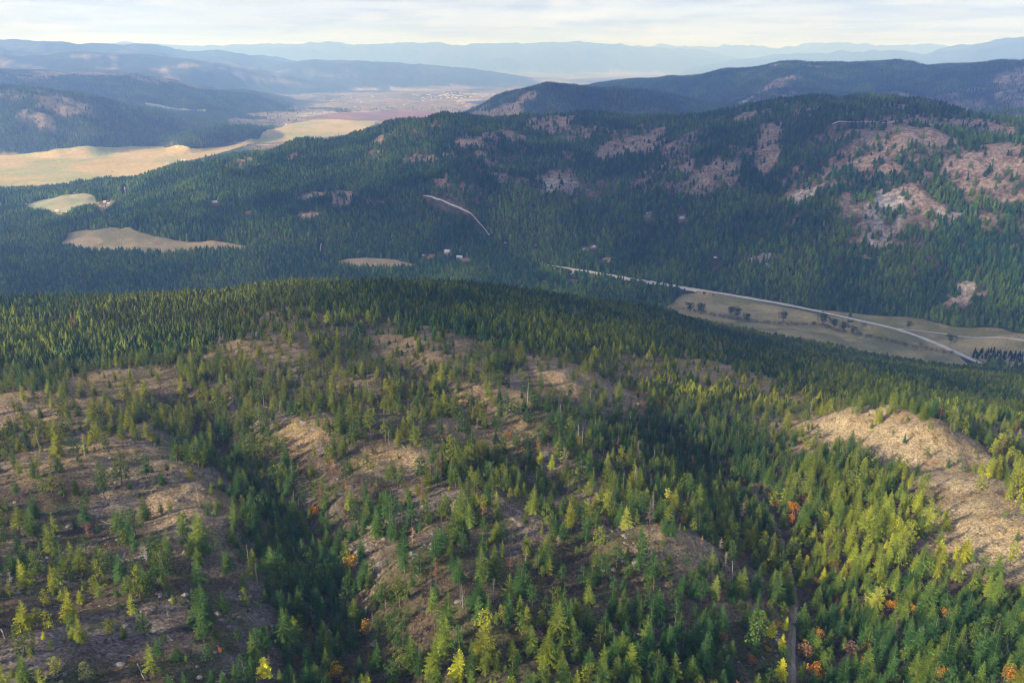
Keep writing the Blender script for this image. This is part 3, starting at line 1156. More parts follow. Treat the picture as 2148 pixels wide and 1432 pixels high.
def scatter(name, P, sc, rz, idx, tint, coll, label=None, cat=None, tilt=None, kind='stuff', scz=None):
    P = np.asarray(P, np.float32)
    me = bpy.data.meshes.new(name)
    me.vertices.add(len(P))
    me.vertices.foreach_set('co', P.ravel())
    a_ = me.attributes.new('size', 'FLOAT_VECTOR', 'POINT')
    wv = sc * (rng.uniform(.82, 1.28, len(P)) if 'wood' in name or 'forest' in name else 1)
    s3 = np.stack([wv, wv, sc if scz is None else scz], 1).astype(np.float32)
    a_.data.foreach_set('vector', s3.ravel())
    a_ = me.attributes.new('turn', 'FLOAT_VECTOR', 'POINT')
    tl = np.zeros((len(P), 2)) if tilt is None else tilt
    a_.data.foreach_set('vector', np.concatenate([tl, np.asarray(rz)[:, None]], 1).astype(np.float32).ravel())
    a_ = me.attributes.new('which', 'INT', 'POINT')
    a_.data.foreach_set('value', np.asarray(idx, np.int32))
    a_ = me.attributes.new('tint', 'FLOAT_COLOR', 'POINT')
    a_.data.foreach_set('color', np.concatenate([tint, np.ones((len(P), 1))], 1).astype(np.float32).ravel())
    o = add_obj(name, me)
    g = bpy.data.node_groups.new(name + '_scatter', 'GeometryNodeTree')
    g.interface.new_socket('Geometry', in_out='INPUT', socket_type='NodeSocketGeometry')
    g.interface.new_socket('Geometry', in_out='OUTPUT', socket_type='NodeSocketGeometry')
    gi_ = g.nodes.new('NodeGroupInput')
    go = g.nodes.new('NodeGroupOutput')
    ip = g.nodes.new('GeometryNodeInstanceOnPoints')
    ci = g.nodes.new('GeometryNodeCollectionInfo')
    ci.inputs['Collection'].default_value = coll
    ci.inputs['Separate Children'].default_value = True
    ci.inputs['Reset Children'].default_value = True

    def at(nm_, typ):
        n = g.nodes.new('GeometryNodeInputNamedAttribute')
        n.data_type = typ
        n.inputs['Name'].default_value = nm_
        return n.outputs['Attribute']
    e2r = g.nodes.new('FunctionNodeEulerToRotation')
    g.links.new(at('turn', 'FLOAT_VECTOR'), e2r.inputs[0])
    g.links.new(gi_.outputs[0], ip.inputs['Points'])
    g.links.new(ci.outputs[0], ip.inputs['Instance'])
    ip.inputs['Pick Instance'].default_value = True
    g.links.new(at('which', 'INT'), ip.inputs['Instance Index'])
    g.links.new(e2r.outputs[0], ip.inputs['Rotation'])
    g.links.new(at('size', 'FLOAT_VECTOR'), ip.inputs['Scale'])
    g.links.new(ip.outputs[0], go.inputs[0])
    md = o.modifiers.new('scatter', 'NODES')
    md.node_group = g
    tag(o, label, cat, kind=kind)
    return o


# ------------------------------------------------------------------ colours of needles
def tints(x, y, idx_kind, n, sun_grade=None):
    """patchy greens"""
    r1 = rng.random(n)
    patch = fbm(x, y, 120, 3, 600) * 2
    mixv = np.clip(.42 + patch * .8 + (r1 - .5) * .8, 0, 1)
    mixv = mixv ** 1.35
    dark = np.array([.026, .056, .015])
    olive = np.array([.165, .168, .015])
    c = dark * (1 - mixv[:, None]) + olive * mixv[:, None]
    c *= rng.uniform(.75, 1.3, (n, 1))
    return c


# ------------------------------------------------------------------ near wood
def grid_pts(rmax, rmin, sp, azm=R(45)):
    n = int(rmax * 2 / sp) + 2
    gx = (np.arange(-n // 2, n // 2) * sp)
    gy = np.arange(0, rmax, sp)
    X, Y = np.meshgrid(gx, gy)
    X = X + rng.uniform(-.48, .48, X.shape) * sp
    Y = Y + rng.uniform(-.48, .48, Y.shape) * sp
    X, Y = X.ravel(), Y.ravel()
    r = np.hypot(X, Y)
    az = np.arctan2(X, Y)
    k = (r < rmax) & (r >= rmin) & (np.abs(az) < azm)
    return X[k], Y[k]


X, Y = grid_pts(1750, 130, 2.9)
r_ = np.hypot(X, Y)
ow = gsample((OWNER == 1).astype(float), X, Y)
d9 = near_density(X, Y)
cluster = fbm(X, Y, 22, 3, 610) * 7.0 - .3
p = np.clip((np.clip(d9 + cluster * (d9 < 8), 0, 9) / 9.0), 0, 1) ** 1.15 * .70 * (1 - .55 * gsample(GRASSY, X, Y))
p *= np.where(r_ > 800, .75, 1)
d_tr = np.minimum(dist_line(TRACK, X, Y), dist_line(TRACK2, X, Y))
p = np.where(d_tr < 2.3, 0, p)
for kind, poly in FIELDS:
    p = np.where(inside(poly, X, Y), 0, p)
keep = (rng.random(len(X)) < p) & (ow > .5)
X, Y, d9 = X[keep], Y[keep], d9[keep]
Zt = ground(X, Y)
U, V, F = project(X, Y, Zt)
keep = (U > -260) & (U < W + 260) & (V < H + 330) & visible(X, Y, Zt, 14, .03)
X, Y, Zt, d9, U, V, F = [a_[keep] for a_ in (X, Y, Zt, d9, U, V, F)]
n = len(X)
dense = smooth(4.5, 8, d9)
r1, r2 = rng.random(n), rng.random(n)
hgt = np.where(r1 < .38 - .1 * dense, rng.uniform(1.8, 5.0, n), np.where(r1 > .93, rng.uniform(10, 14, n), rng.uniform(5.0, 11.0, n)))
hgt = hgt * (1 - .06 * dense) * 1.27 * np.where(F < 330, .92, 1)
idx = np.zeros(n, int)
u_ = rng.random(n)
pick = lambda rg, m: rng.integers(rg.start, rg.stop, m)
probs_open = [(.30, FIRS), (.48, SLIM), (.72, PINES), (.93, BUSHY), (.945, LARCH), (.965, HALF), (.985, SNAG), (1.01, BUSHY)]
probs_dense = [(.62, FIRS), (.80, SLIM), (.88, PINES), (.96, BUSHY), (.975, WIDE), (.985, HALF), (.992, SNAG), (1.01, FIRS)]
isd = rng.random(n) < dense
for pr, msk in ((probs_open, ~isd), (probs_dense, isd)):
    lo = 0
    for hi_, rg in pr:
        m = msk & (u_ >= lo) & (u_ < hi_)
        idx[m] = pick(rg, m.sum())
        lo = hi_
tint = tints(X, Y, idx, n)
# firs of the gullies and of the dense slope are darker, bluer
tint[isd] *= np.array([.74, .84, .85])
tint *= 1.3
tint *= (1 + .35 * smooth(850, 1150, V) + .35 * smooth(1650, 1900, U))[:, None]  # brighter towards the bottom and right: sunlight on crowns put into the tint
sunlit_patch = smooth(120, 250, U) * smooth(680, 560, U) * smooth(560, 600, V) * smooth(730, 670, V)  # sunlit patch on the left crest, painted into the needle colour
tint = tint * (1 - sunlit_patch[:, None]) + np.array([.115, .14, .02]) * sunlit_patch[:, None] * rng.uniform(.35, 1.3, (n, 1))
lar = (idx >= 15) & (idx <= 18)
tint[lar] = np.array([.15, .16, .02]) * rng.uniform(.8, 1.2, (lar.sum(), 1))
half = (idx >= 22) & (idx <= 24)
tint[half] = np.where(rng.random((half.sum(), 1)) < .4, np.array([[.22, .10, .06]]), np.array([[.15, .13, .10]]))
# autumn shrubs in the gullies and beside the track
near_g2 = dist_line(GULLY2, X, Y)
aut = (rng.random(n) < .14 * smooth(45, 10, near_g2)) | ((U > 1680) & (V > 1180) & (rng.random(n) < .045)) | (rng.random(n) < .003)
idx[aut] = pick(BROAD, aut.sum())
hgt[aut] = rng.uniform(2.5, 5, aut.sum())
autc = np.array([[.36, .19, .025], [.40, .26, .025], [.22, .12, .055], [.17, .12, .085], [.34, .25, .03]])
tint[aut] = autc[rng.integers(0, 5, aut.sum())] * .68
hgt[(idx >= 12) & (idx <= 14)] *= .72
hgt *= 1 - .22 * smooth(520, 700, F)
rot = rng.uniform(0, 6.28, n)
TREES = dict(x=X, y=Y, z=Zt, h=hgt, i=idx, t=tint, r=rot, u=U, v=V, f=F)
print('near trees', n)

# trees one can point at: base u, v, height m, shape, colour
G_Y = (.20, .20, .018)
G_L = (.12, .13, .03)
G_D = (.03, .07, .03)
OR_ = (.42, .16, .02)
YE = (.46, .27, .025)
RD = (.40, .10, .05)
SPECIAL = [
    (1134, 985, 8.5, 15, G_Y, 'bright yellow-green tree, left and shorter of the lit pair on the mid slope', 'larch_tree'),
    (1157, 1000, 11, 16, (.15, .17, .02), 'tall yellow-green tree on a bare pale trunk, right one of the lit pair', 'larch_tree'),
    (1182, 975, 8.5, 11, (.11, .11, .045), 'grey-green pine standing just right of the bright yellow-green pair', 'pine_tree'),
    (1100, 953, 3.0, 22, RD, 'small red-needled dying sapling left of the bright yellow-green pair', 'dead_conifer'),
    (560, 1436, 8.2, 15, (.26, .25, .02), 'bright yellow larch on a thin bare trunk near the bottom left edge', 'larch_tree'),
    (965, 1425, 8.8, 17, (.19, .20, .02), 'large yellow-green conifer at bottom centre, brightest of its neighbours', 'larch_tree'),
    (1400, 1062, 8.5, 8, (.20, .19, .03), 'full yellow pine lit by the sun above the rocky knoll', 'pine_tree'),
    (1312, 1108, 9.0, 1, (.14, .15, .03), 'tall pale olive fir standing alone left of the young dark clump', 'fir_tree'),
    (1250, 1075, 9.5, 2, (.13, .13, .02), 'olive fir in front of the dark sapling thicket, left of its twin', 'fir_tree'),
    (1272, 1070, 10, 0, (.10, .11, .02), 'taller olive fir behind the dark sapling thicket, right of its twin', 'fir_tree'),
    (1042, 1070, 9.0, 1, (.12, .125, .03), 'pale green fir right of the orange-streaked dying pine', 'fir_tree'),
    (1013, 1085, 6.5, 23, (.34, .13, .04), 'dying pine with orange and red needles on the centre slope', 'dead_conifer'),
    (970, 1075, 9.0, 9, (.12, .12, .04), 'open-crowned grey-green pine left of the orange dying pine', 'pine_tree'),
    (955, 1090, 8.0, 10, (.12, .12, .04), 'leaning grey-green pine at the left of the centre pine group', 'pine_tree'),
    (1835, 1278, 9.0, 17, (.17, .18, .03), 'broad yellow-green conifer standing above the mixed wood right of the track', 'larch_tree'),
    (1725, 1222, 6.8, 0, (.21, .21, .015), 'narrow bright yellow-green spire above the track bend on the right', 'fir_tree'),
    (1858, 1148, 3.8, 2, (.19, .19, .015), 'small bright yellow-green fir beside the pale boulder', 'fir_tree'),
    (1970, 1180, 9.0, 17, (.17, .18, .02), 'bright yellow-green fir at the edge of the sunlit grass slope', 'larch_tree'),
    (1640, 1425, 7.0, 18, (.30, .28, .015), 'large yellow larch beside the dirt track at the bottom edge', 'larch_tree'),
    (1640, 1362, 5.5, 18, (.36, .28, .02), 'golden larch just left of the dirt track', 'larch_tree'),
    (1617, 1335, 5.5, 17, (.36, .27, .02), 'golden larch behind the one touching the dirt track', 'larch_tree'),
    (1648, 1320, 5.0, 1, (.25, .26, .02), 'narrow yellow fir at the left edge of the dirt track', 'fir_tree'),
    (1621, 1155, 8.0, 17, (.24, .22, .02), 'yellow larch with an orange tip beside the upper track', 'larch_tree'),
    (1655, 1160, 8.0, 1, (.20, .22, .02), 'yellow-green fir just right of the upper track', 'fir_tree'),
    (1673, 1188, 7.5, 0, (.19, .21, .02), 'yellow-green fir two trees right of the upper track', 'fir_tree'),
    (1690, 1195, 6.5, 17, (.32, .24, .02), 'orange-yellow larch in the group right of the upper track', 'larch_tree'),
    (662, 1085, 4.2, 19, OR_, 'orange-leaved tree among dark firs at the top of the left gully', 'broadleaf_tree'),
    (738, 1200, 6.0, 20, YE, 'tall golden tree midway down the dark left gully', 'broadleaf_tree'),
    (768, 1335, 4.4, 19, (.34, .20, .025), 'golden tree low in the dark left gully, half hidden by firs', 'broadleaf_tree'),
    (706, 1425, 4.2, 21, YE, 'bright golden tree at the bottom edge of the left gully', 'broadleaf_tree'),
    (725, 1440, 2.6, 20, (.40, .22, .02), 'small golden shrub right of the bright golden tree at the bottom edge', 'broadleaf_tree'),
    (1663, 1078, 5.2, 19, OR_, 'upper of the two round orange trees by the dirt track', 'broadleaf_tree'),
    (1658, 1102, 4.8, 20, (.42, .17, .03), 'lower of the two round orange trees by the dirt track', 'broadleaf_tree'),
    (1633, 1068, 3.4, 21, (.38, .14, .03), 'small orange tree left of the round orange pair', 'broadleaf_tree'),
    (1682, 1060, 3.8, 21, (.28, .10, .06), 'dull red tree behind the round orange pair', 'broadleaf_tree'),
    (1716, 1350, 4.6, 19, (.46, .27, .05), 'orange and yellow tree right of the dirt track', 'broadleaf_tree'),
    (1690, 1385, 4.6, 20, (.30, .17, .09), 'dusty orange tree at the right edge of the dirt track', 'broadleaf_tree'),
    (1705, 1425, 4.6, 21, (.40, .16, .03), 'orange tree at the bottom right of the dirt track', 'broadleaf_tree'),
    (1576, 1395, 3.0, 19, (.40, .15, .04), 'small orange shrub left of the golden larches', 'broadleaf_tree'),
    (1514, 1355, 4.0, 20, (.26, .16, .05), 'brown-gold broadleaf tree between olive firs left of the track', 'broadleaf_tree'),
    (1780, 1380, 4.8, 21, (.17, .11, .085), 'grey-brown leafless tree in the mixed wood at the bottom right', 'broadleaf_tree'),
    (1970, 1425, 4.0, 20, (.34, .17, .03), 'golden brown shrub in the wood near the bottom right', 'broadleaf_tree'),
    (1978, 1300, 3.8, 19, (.42, .20, .04), 'orange-tipped tree beside a pale dead fir in the right wood', 'broadleaf_tree'),
    (1872, 1280, 3.0, 21, (.42, .20, .03), 'small orange shrub below the broad yellow-green conifer', 'broadleaf_tree'),
    (1914, 1285, 2.6, 19, (.44, .22, .03), 'small golden shrub in the middle of the right wood', 'broadleaf_tree'),
    (2115, 1435, 4.4, 20, (.36, .15, .04), 'orange-brown shrub in the bottom right corner', 'broadleaf_tree'),
    (1858, 772, 5.0, 19, (.55, .30, .03), 'lone golden tree in the dark green slope below the valley road', 'broadleaf_tree'),
    (1068, 925, 4.2, 20, (.28, .14, .03), 'amber shrub below the rocky outcrop in the centre', 'broadleaf_tree'),
    (728, 1028, 2.0, 21, (.45, .08, .03), 'low scarlet shrub on the grey rocks of the left knoll', 'broadleaf_tree'),
    (462, 1370, 1.6, 19, (.42, .17, .04), 'tiny orange bush beside the bare slope at bottom left', 'broadleaf_tree'),
    (1355, 835, 3.6, 20, (.36, .14, .05), 'rust-coloured shrub at the head of the right gully', 'broadleaf_tree'),
    (1382, 945, 3.2, 19, (.44, .18, .04), 'orange shrub on the edge of the right gully', 'broadleaf_tree'),
    (1350, 858, 3.4, 21, (.34, .13, .06), 'pinkish rust shrub just below the head of the right gully', 'broadleaf_tree'),
    (1400, 862, 3.0, 20, (.42, .17, .04), 'orange shrub across the head of the right gully', 'broadleaf_tree'),
    (554, 855, 9.5, 25, None, 'tall pale bare snag on the left centre slope', 'dead_snag'),
    (814, 755, 11, 26, None, 'long pale snag leaning right on the upper slope', 'dead_snag'),
    (540, 1225, 7.5, 27, None, 'thin snag with a broken pale fork at its top, above the reddish gully', 'dead_snag'),
    (592, 860, 6.5, 28, None, 'short pale snag right of the tallest one', 'dead_snag'),
    (340, 1200, 7.0, 23, (.16, .15, .13), 'grey half-dead pine beside a bare slope at left', 'dead_conifer'),
    (308, 1180, 8.0, 24, (.15, .15, .14), 'grey-needled dying fir between green pines at left', 'dead_conifer'),
    (50, 1130, 6.0, 22, (.22, .15, .12), 'brown dying fir near the left edge', 'dead_conifer'),
    (25, 1225, 5.5, 24, (.22, .20, .17), 'pale grey dead fir at the left edge', 'dead_conifer'),
    (112, 1275, 7.5, 25, 'burnt', 'black burnt trunk standing among olive pines at left', 'dead_snag'),
    (355, 1300, 5.0, 27, None, 'thin bare snag in the bottom left slope', 'dead_snag'),
    (966, 1250, 5.5, 28, None, 'pale pinkish stub with peeled bark on the bottom centre slope', 'dead_snag'),
    (972, 1275, 7.5, 26, None, 'thin dark-sided snag beside the pale stub at bottom centre', 'dead_snag'),
    (1522, 1195, 7.0, 23, (.14, .12, .10), 'bare brown tree on the rocky knoll right of centre', 'dead_conifer'),
    (1510, 1155, 5.5, 24, (.25, .22, .14), 'pale yellowish dying fir on the rocky knoll', 'dead_conifer'),
    (1472, 1145, 4.2, 22, (.42, .17, .09), 'pinkish orange dead sapling on the rocky knoll', 'dead_conifer'),
    (1558, 1090, 8.5, 22, (.30, .20, .17), 'tall dead fir with pinkish tips beside the upper track', 'dead_conifer'),
    (1465, 1060, 6.5, 26, None, 'bare pale snag above the rocky knoll', 'dead_snag'),
    (1933, 1340, 4.8, 24, (.22, .18, .17), 'grey-lilac dead fir in the bottom right wood', 'dead_conifer'),
    (2030, 1040, 6.5, 23, (.20, .18, .17), 'grey dead fir behind the sunlit grass ridge', 'dead_conifer'),
    (1790, 880, 5.5, 24, (.24, .22, .20), 'pale grey dead fir at the top of the grass ridge', 'dead_conifer'),
    (1740, 990, 6.5, 28, None, 'bare snag in the shade left of the grass ridge', 'dead_snag'),
    (1322, 790, 8.5, 8, (.12, .11, .04), 'tall pine with a high rounded crown above the right gully', 'pine_tree'),
    (1060, 890, 7.0, 9, (.10, .11, .04), 'high-crowned pine leaning over a fallen log in the centre', 'pine_tree'),
    (866, 1140, 6.2, 23, (.28, .18, .11), 'dying fir with a pink-brown top in the centre slope', 'dead_conifer'),
    (437, 1390, 5.5, 9, (.03, .06, .02), 'dark round-topped pine on a bare pale trunk at bottom left', 'pine_tree'),
    (120, 1425, 6.5, 10, (.16, .16, .03), 'lit olive pine at the bottom left corner', 'pine_tree'),
    (183, 1436, 6.5, 11, (.15, .15, .05), 'pale olive pine near the bottom left, second from the corner', 'pine_tree'),
    (1480, 1240, 5.0, 5, (.10, .12, .03), 'slim olive fir below the rocky knoll', 'fir_tree'),
    (1500, 1252, 8.5, 0, (.12, .14, .03), 'tall yellow-tipped fir leading the group below the rocky knoll', 'fir_tree'),
    (700, 985, 5, 24, (.2, .14, .12), 'dusty brown dying fir above the scarlet shrub', 'dead_conifer'),
    (475, 800, 5, 22, (.5, .2, .1), 'small orange-red dead sapling on the upper left slope', 'dead_conifer'),
]
sp_u = np.array([s[0] for s in SPECIAL], float)
sp_v = np.array([s[1] for s in SPECIAL], float)
SX, SY = hit(sp_u, sp_v)
SZ = ground(SX, SY)
# clear a little room round the special trees
T = TREES
dmin = np.full(len(T['x']), 1e9)
for x_, y_ in zip(SX, SY):
    dmin = np.minimum(dmin, np.hypot(T['x'] - x_, T['y'] - y_))
    # nothing right in front of them
    rr = math.hypot(x_, y_)
    ex, ey = x_ / rr, y_ / rr
    al = (x_ - T['x']) * ex + (y_ - T['y']) * ey
    la = np.abs((T['x'] - x_) * ey - (T['y'] - y_) * ex)
    dmin = np.where((al > 0) & (al < 9) & (la < 2.2), 0, dmin)
k = dmin > 2.0
for key in T:
    T[key] = T[key][k]

# ------------------------------------------------------------------ individuals
LANDMARKS = [(1146, 1000, 'the bright yellow-green pair'), (728, 1025, 'the scarlet shrub on grey rocks'), (1660, 1095, 'the round orange trees by the track'),
             (560, 1400, 'the bright yellow larch at bottom left'), (706, 1415, 'the golden tree at the bottom edge'), (768, 1330, 'the half-hidden golden tree'),
             (738, 1190, 'the tall golden tree in the gully'), (662, 1080, 'the orange tree in the left gully'), (554, 850, 'the tall pale snag'),
             (965, 1400, 'the large yellow-green conifer at bottom centre'), (1400, 1050, 'the full yellow pine'), (1835, 1270, 'the broad yellow-green conifer'),
             (1725, 1215, 'the narrow bright spire on the right'), (1858, 1140, 'the pale boulder on the right slope'), (1640, 1400, 'the yellow larches by the track'),
             (1013, 1085, 'the orange-streaked dying pine'), (1420, 1150, 'the rocky knoll'), (112, 1270, 'the black burnt trunk'), (540, 1215, 'the fork-topped snag'),
             (970, 1255, 'the pale peeled stub'), (340, 1195, 'the grey half-dead pine'), (1933, 1335, 'the grey-lilac dead fir'), (1690, 1385, 'the dusty orange tree'),
             (1250, 1075, 'the olive twin firs'), (437, 1385, 'the dark round-topped pine'), (120, 1420, 'the lit pine in the bottom left corner'),
             (2115, 1425, 'the shrub in the bottom right corner'), (1970, 1420, 'the golden brown shrub at bottom right'), (2060, 1110, 'the sunlit grass slope'),
             (1514, 1350, 'the brown-gold broadleaf tree'), (866, 1135, 'the pink-topped dying fir'), (25, 1220, 'the pale dead fir at the left edge'),
             (1200, 1060, 'the dark sapling thicket'), (215, 810, 'the grassy left knoll'), (1780, 1375, 'the grey-brown leafless tree'), (30, 870, 'the pale grass at the left edge'), (1370, 850, 'the rust shrubs heading the right gully'),
             (1858, 772, 'the lone golden tree on the dark slope'), (1068, 920, 'the amber shrub in the centre'), (1382, 948, 'the orange shrub on the gully edge'),
             (1800, 895, 'the top of the grass ridge'), (550, 667, 'the upper left rock cap'), (1322, 790, 'the tall round-crowned pine'), (1480, 900, 'the dark floor of the right gully'),
             (1560, 790, 'the bare patch past the right gully'), (1740, 990, 'the snag left of the grass ridge'), (1480, 980, 'the bend of the right gully')]
ORD = ['nearest', 'second', 'third', 'fourth', 'fifth', 'sixth', 'seventh', 'eighth', 'ninth', 'tenth', 'eleventh', 'twelfth', 'thirteenth', 'fourteenth',
       'fifteenth', 'sixteenth', 'seventeenth', 'eighteenth', 'nineteenth', 'twentieth', 'twenty-first', 'twenty-second', 'twenty-third', 'twenty-fourth', 'twenty-fifth']
LBL = {}


def place_labels(items):
    """items: list of (object, u, v, adjectives, noun); sets labels such as 'tall dark fir, third to the left of ...'"""
    buck = {}
    for o, u, v, adj, noun in items:
        best = min(LANDMARKS, key=lambda l: (l[0] - u) ** 2 + ((l[1] - v) * 1.2) ** 2)
        du, dv = u - best[0], (v - best[1]) * 1.3
        if abs(du) > abs(dv):
            dr = 'right of' if du > 0 else 'left of'
        else:
            dr = 'below' if dv > 0 else 'above'
        buck.setdefault((best[2], dr, noun), []).append((math.hypot(du, dv), o, adj))
    for (ph, dr, noun), lst in buck.items():
        lst.sort(key=lambda e: e[0])
        for k_, (d, o, adj) in enumerate(lst):
            od = ORD[min(k_, len(ORD) - 1)]
            o['label'] = '%s %s, %s %s %s' % (adj, noun, od, dr, ph)


def colour_word(t_):
    r_c, g_c, b_c = t_
    if r_c > .13:
        return 'yellow-green' if g_c > .8 * r_c else 'rust-brown'
    if r_c < .6 * g_c:
        return 'dark green'
    if r_c > .06:
        return 'olive'
    return 'mid-green'


def tree_object(i, loc, h, rz, tint_, label=None, group=None, name=None, mats=None):
    nm_, cm, tm, cb, tb = NEARK[i]
    name = name or nm_
    e = bpy.data.objects.new(name, None)
    e.empty_display_size = .5
    scene.collection.objects.link(e)
    e.location = loc
    e.rotation_euler = (rng.normal(0, .02), rng.normal(0, .02), rz)
    w__ = h * rng.uniform(.85, 1.25)
    e.scale = (w__, w__, h)
    cat = {'fir_tree': 'fir tree', 'pine_tree': 'pine tree', 'larch_tree': 'larch tree', 'broadleaf_tree': 'autumn tree',
           'dead_conifer': 'dying tree', 'dead_snag': 'dead tree'}[name]
    tag(e, label, cat, group)
    if cm:
        c = bpy.data.objects.new('crown', cm)
        scene.collection.objects.link(c)
        c.parent = e
        c['tint'] = [float(x_) for x_ in tint_]
        
    if mats:
        tm = tm.copy()
        tm.materials.clear()
        tm.materials.append(mats)
    t_ = bpy.data.objects.new('trunk', tm)
    scene.collection.objects.link(t_)
    t_.parent = e
    return e


for s_, x_, y_, z_ in zip(SPECIAL, SX, SY, SZ):
    u, v, h, i, c_, lab, nm_ = s_
    h *= 1.22
    if isinstance(c_, tuple):
        c_ = tuple(min(.62, q_ * (1.05 if i in BROAD else 2.1)) for q_ in c_)
    if i in BROAD:
        h *= 1.2
    tree_object(i, (x_, y_, z_ - .1), h, random.uniform(0, 6.28), c_ if isinstance(c_, tuple) else (.1, .1, .1), lab, None, nm_,
                M_BURNT if c_ == 'burnt' else None)

hp = T['h'] / T['f'] * FOC * .9
inpic = (T['u'] > -10) & (T['u'] < W + 10) & (T['v'] > 560) & (T['v'] - hp < H - 8)
kname = np.array([NEARK[i][0] for i in range(len(NEARK))])[T['i']]
chosen = np.zeros(len(T['x']), bool)
for nm_, lim in (('fir_tree', 280), ('pine_tree', 270), ('larch_tree', 60), ('broadleaf_tree', 110), ('dead_conifer', 60), ('dead_snag', 60)):
    c_ = np.where((kname == nm_) & inpic)[0]
    c_ = c_[np.argsort(-hp[c_])][:lim]
    chosen[c_] = True
items = []
GROUPS = {'fir_tree': 'firs scattered over the near hillside', 'pine_tree': 'pines scattered over the near hillside', 'larch_tree': 'yellow-green larches on the near hillside',
          'broadleaf_tree': 'autumn-coloured broadleaf trees on the near hillside', 'dead_conifer': 'dying conifers on the near hillside', 'dead_snag': 'bare snags on the near hillside'}
for k_ in np.where(chosen)[0]:
    nm_ = kname[k_]
    i = int(T['i'][k_])
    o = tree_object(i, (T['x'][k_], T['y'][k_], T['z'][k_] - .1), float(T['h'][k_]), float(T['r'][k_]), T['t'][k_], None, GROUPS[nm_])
    hh = T['h'][k_]
    sz = 'tall' if hh > 8.5 else ('young' if hh < 4.5 else 'mid-sized')
    cw = colour_word(T['t'][k_])
    if nm_ == 'fir_tree':
        adj, noun = '%s %s' % (sz, cw), 'slim fir' if i in SLIM else 'pointed fir'
    elif nm_ == 'pine_tree':
        adj, noun = '%s %s' % (sz, cw), 'bushy pine' if i in BUSHY else 'open-crowned pine'
    elif nm_ == 'larch_tree':
        adj, noun = '%s airy' % sz, 'larch'
    elif nm_ == 'broadleaf_tree':
        c_ = T['t'][k_]
        adj, noun = ('orange' if c_[0] > .24 and c_[1] < .15 else ('golden' if c_[0] > .24 else 'brownish')), 'broadleaf shrub'
    elif nm_ == 'dead_conifer':
        adj, noun = '%s thin-needled' % sz, 'dying conifer'
    else:
        adj, noun = '%s bare grey' % sz, 'snag'
    items.append((o, T['u'][k_], T['v'][k_], adj, noun))
place_labels(items)
rest = ~chosen
protoN = make_collection('near_tree_shape', [joined_proto(i) for i in range(len(NEARK))])
# the farther part of the hill uses lighter shapes
farther = T['f'] > 620
m = rest & ~farther
P = np.stack([T['x'], T['y'], T['z'] - .1], 1)
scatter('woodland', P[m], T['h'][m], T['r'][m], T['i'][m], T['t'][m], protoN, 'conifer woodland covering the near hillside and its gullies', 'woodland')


# ------------------------------------------------------------------ light tree shapes for the middle distance
rs = random.Random(5)
mid = []
for k_ in range(5):
    mid.append(with_trunk(skirt_tree(rs, 6, 7, rs.uniform(.19, .27)), trunk_mesh(rs, .3, .012, n=3)).mesh('conifer_mid', [M_LEAF, M_BARK]))
for k_ in range(3):
    mid.append(with_trunk(skirt_tree(rs, 5, 7, rs.uniform(.24, .31), .2, True), trunk_mesh(rs, .3, .014, n=3)).mesh('pine_mid', [M_LEAF, M_BARK]))
mid.append(with_trunk(broad_crown(rs, 6, 9, .15), trunk_mesh(rs, .4, .03, n=3)).mesh('broadleaf_mid', [M_LEAF, M_BARK]))
mid.append(trunk_mesh(rs, 1.0, .014, 0, 6, .12, .3, n=3).mesh('snag_mid', [M_DEAD]))
protoM = make_collection('mid_tree_shape', mid)
m = rest & farther
ki = T['i'][m]
mi = np.where(ki <= 7, np.where(rng.random(len(ki)) < .6, ki % 5, 5 + ki % 3), np.where(ki <= 14, 5 + ki % 3, np.where(ki <= 18, ki % 5, np.where(ki <= 21, 8, np.where(ki <= 24, ki % 5, 9)))))
scatter('woodland', P[m], T['h'][m] * np.where(mi == 8, 1, 1.08), T['r'][m], mi, T['t'][m], protoM, 'dense conifer woodland over the crest and far flank of the near hill', 'woodland')

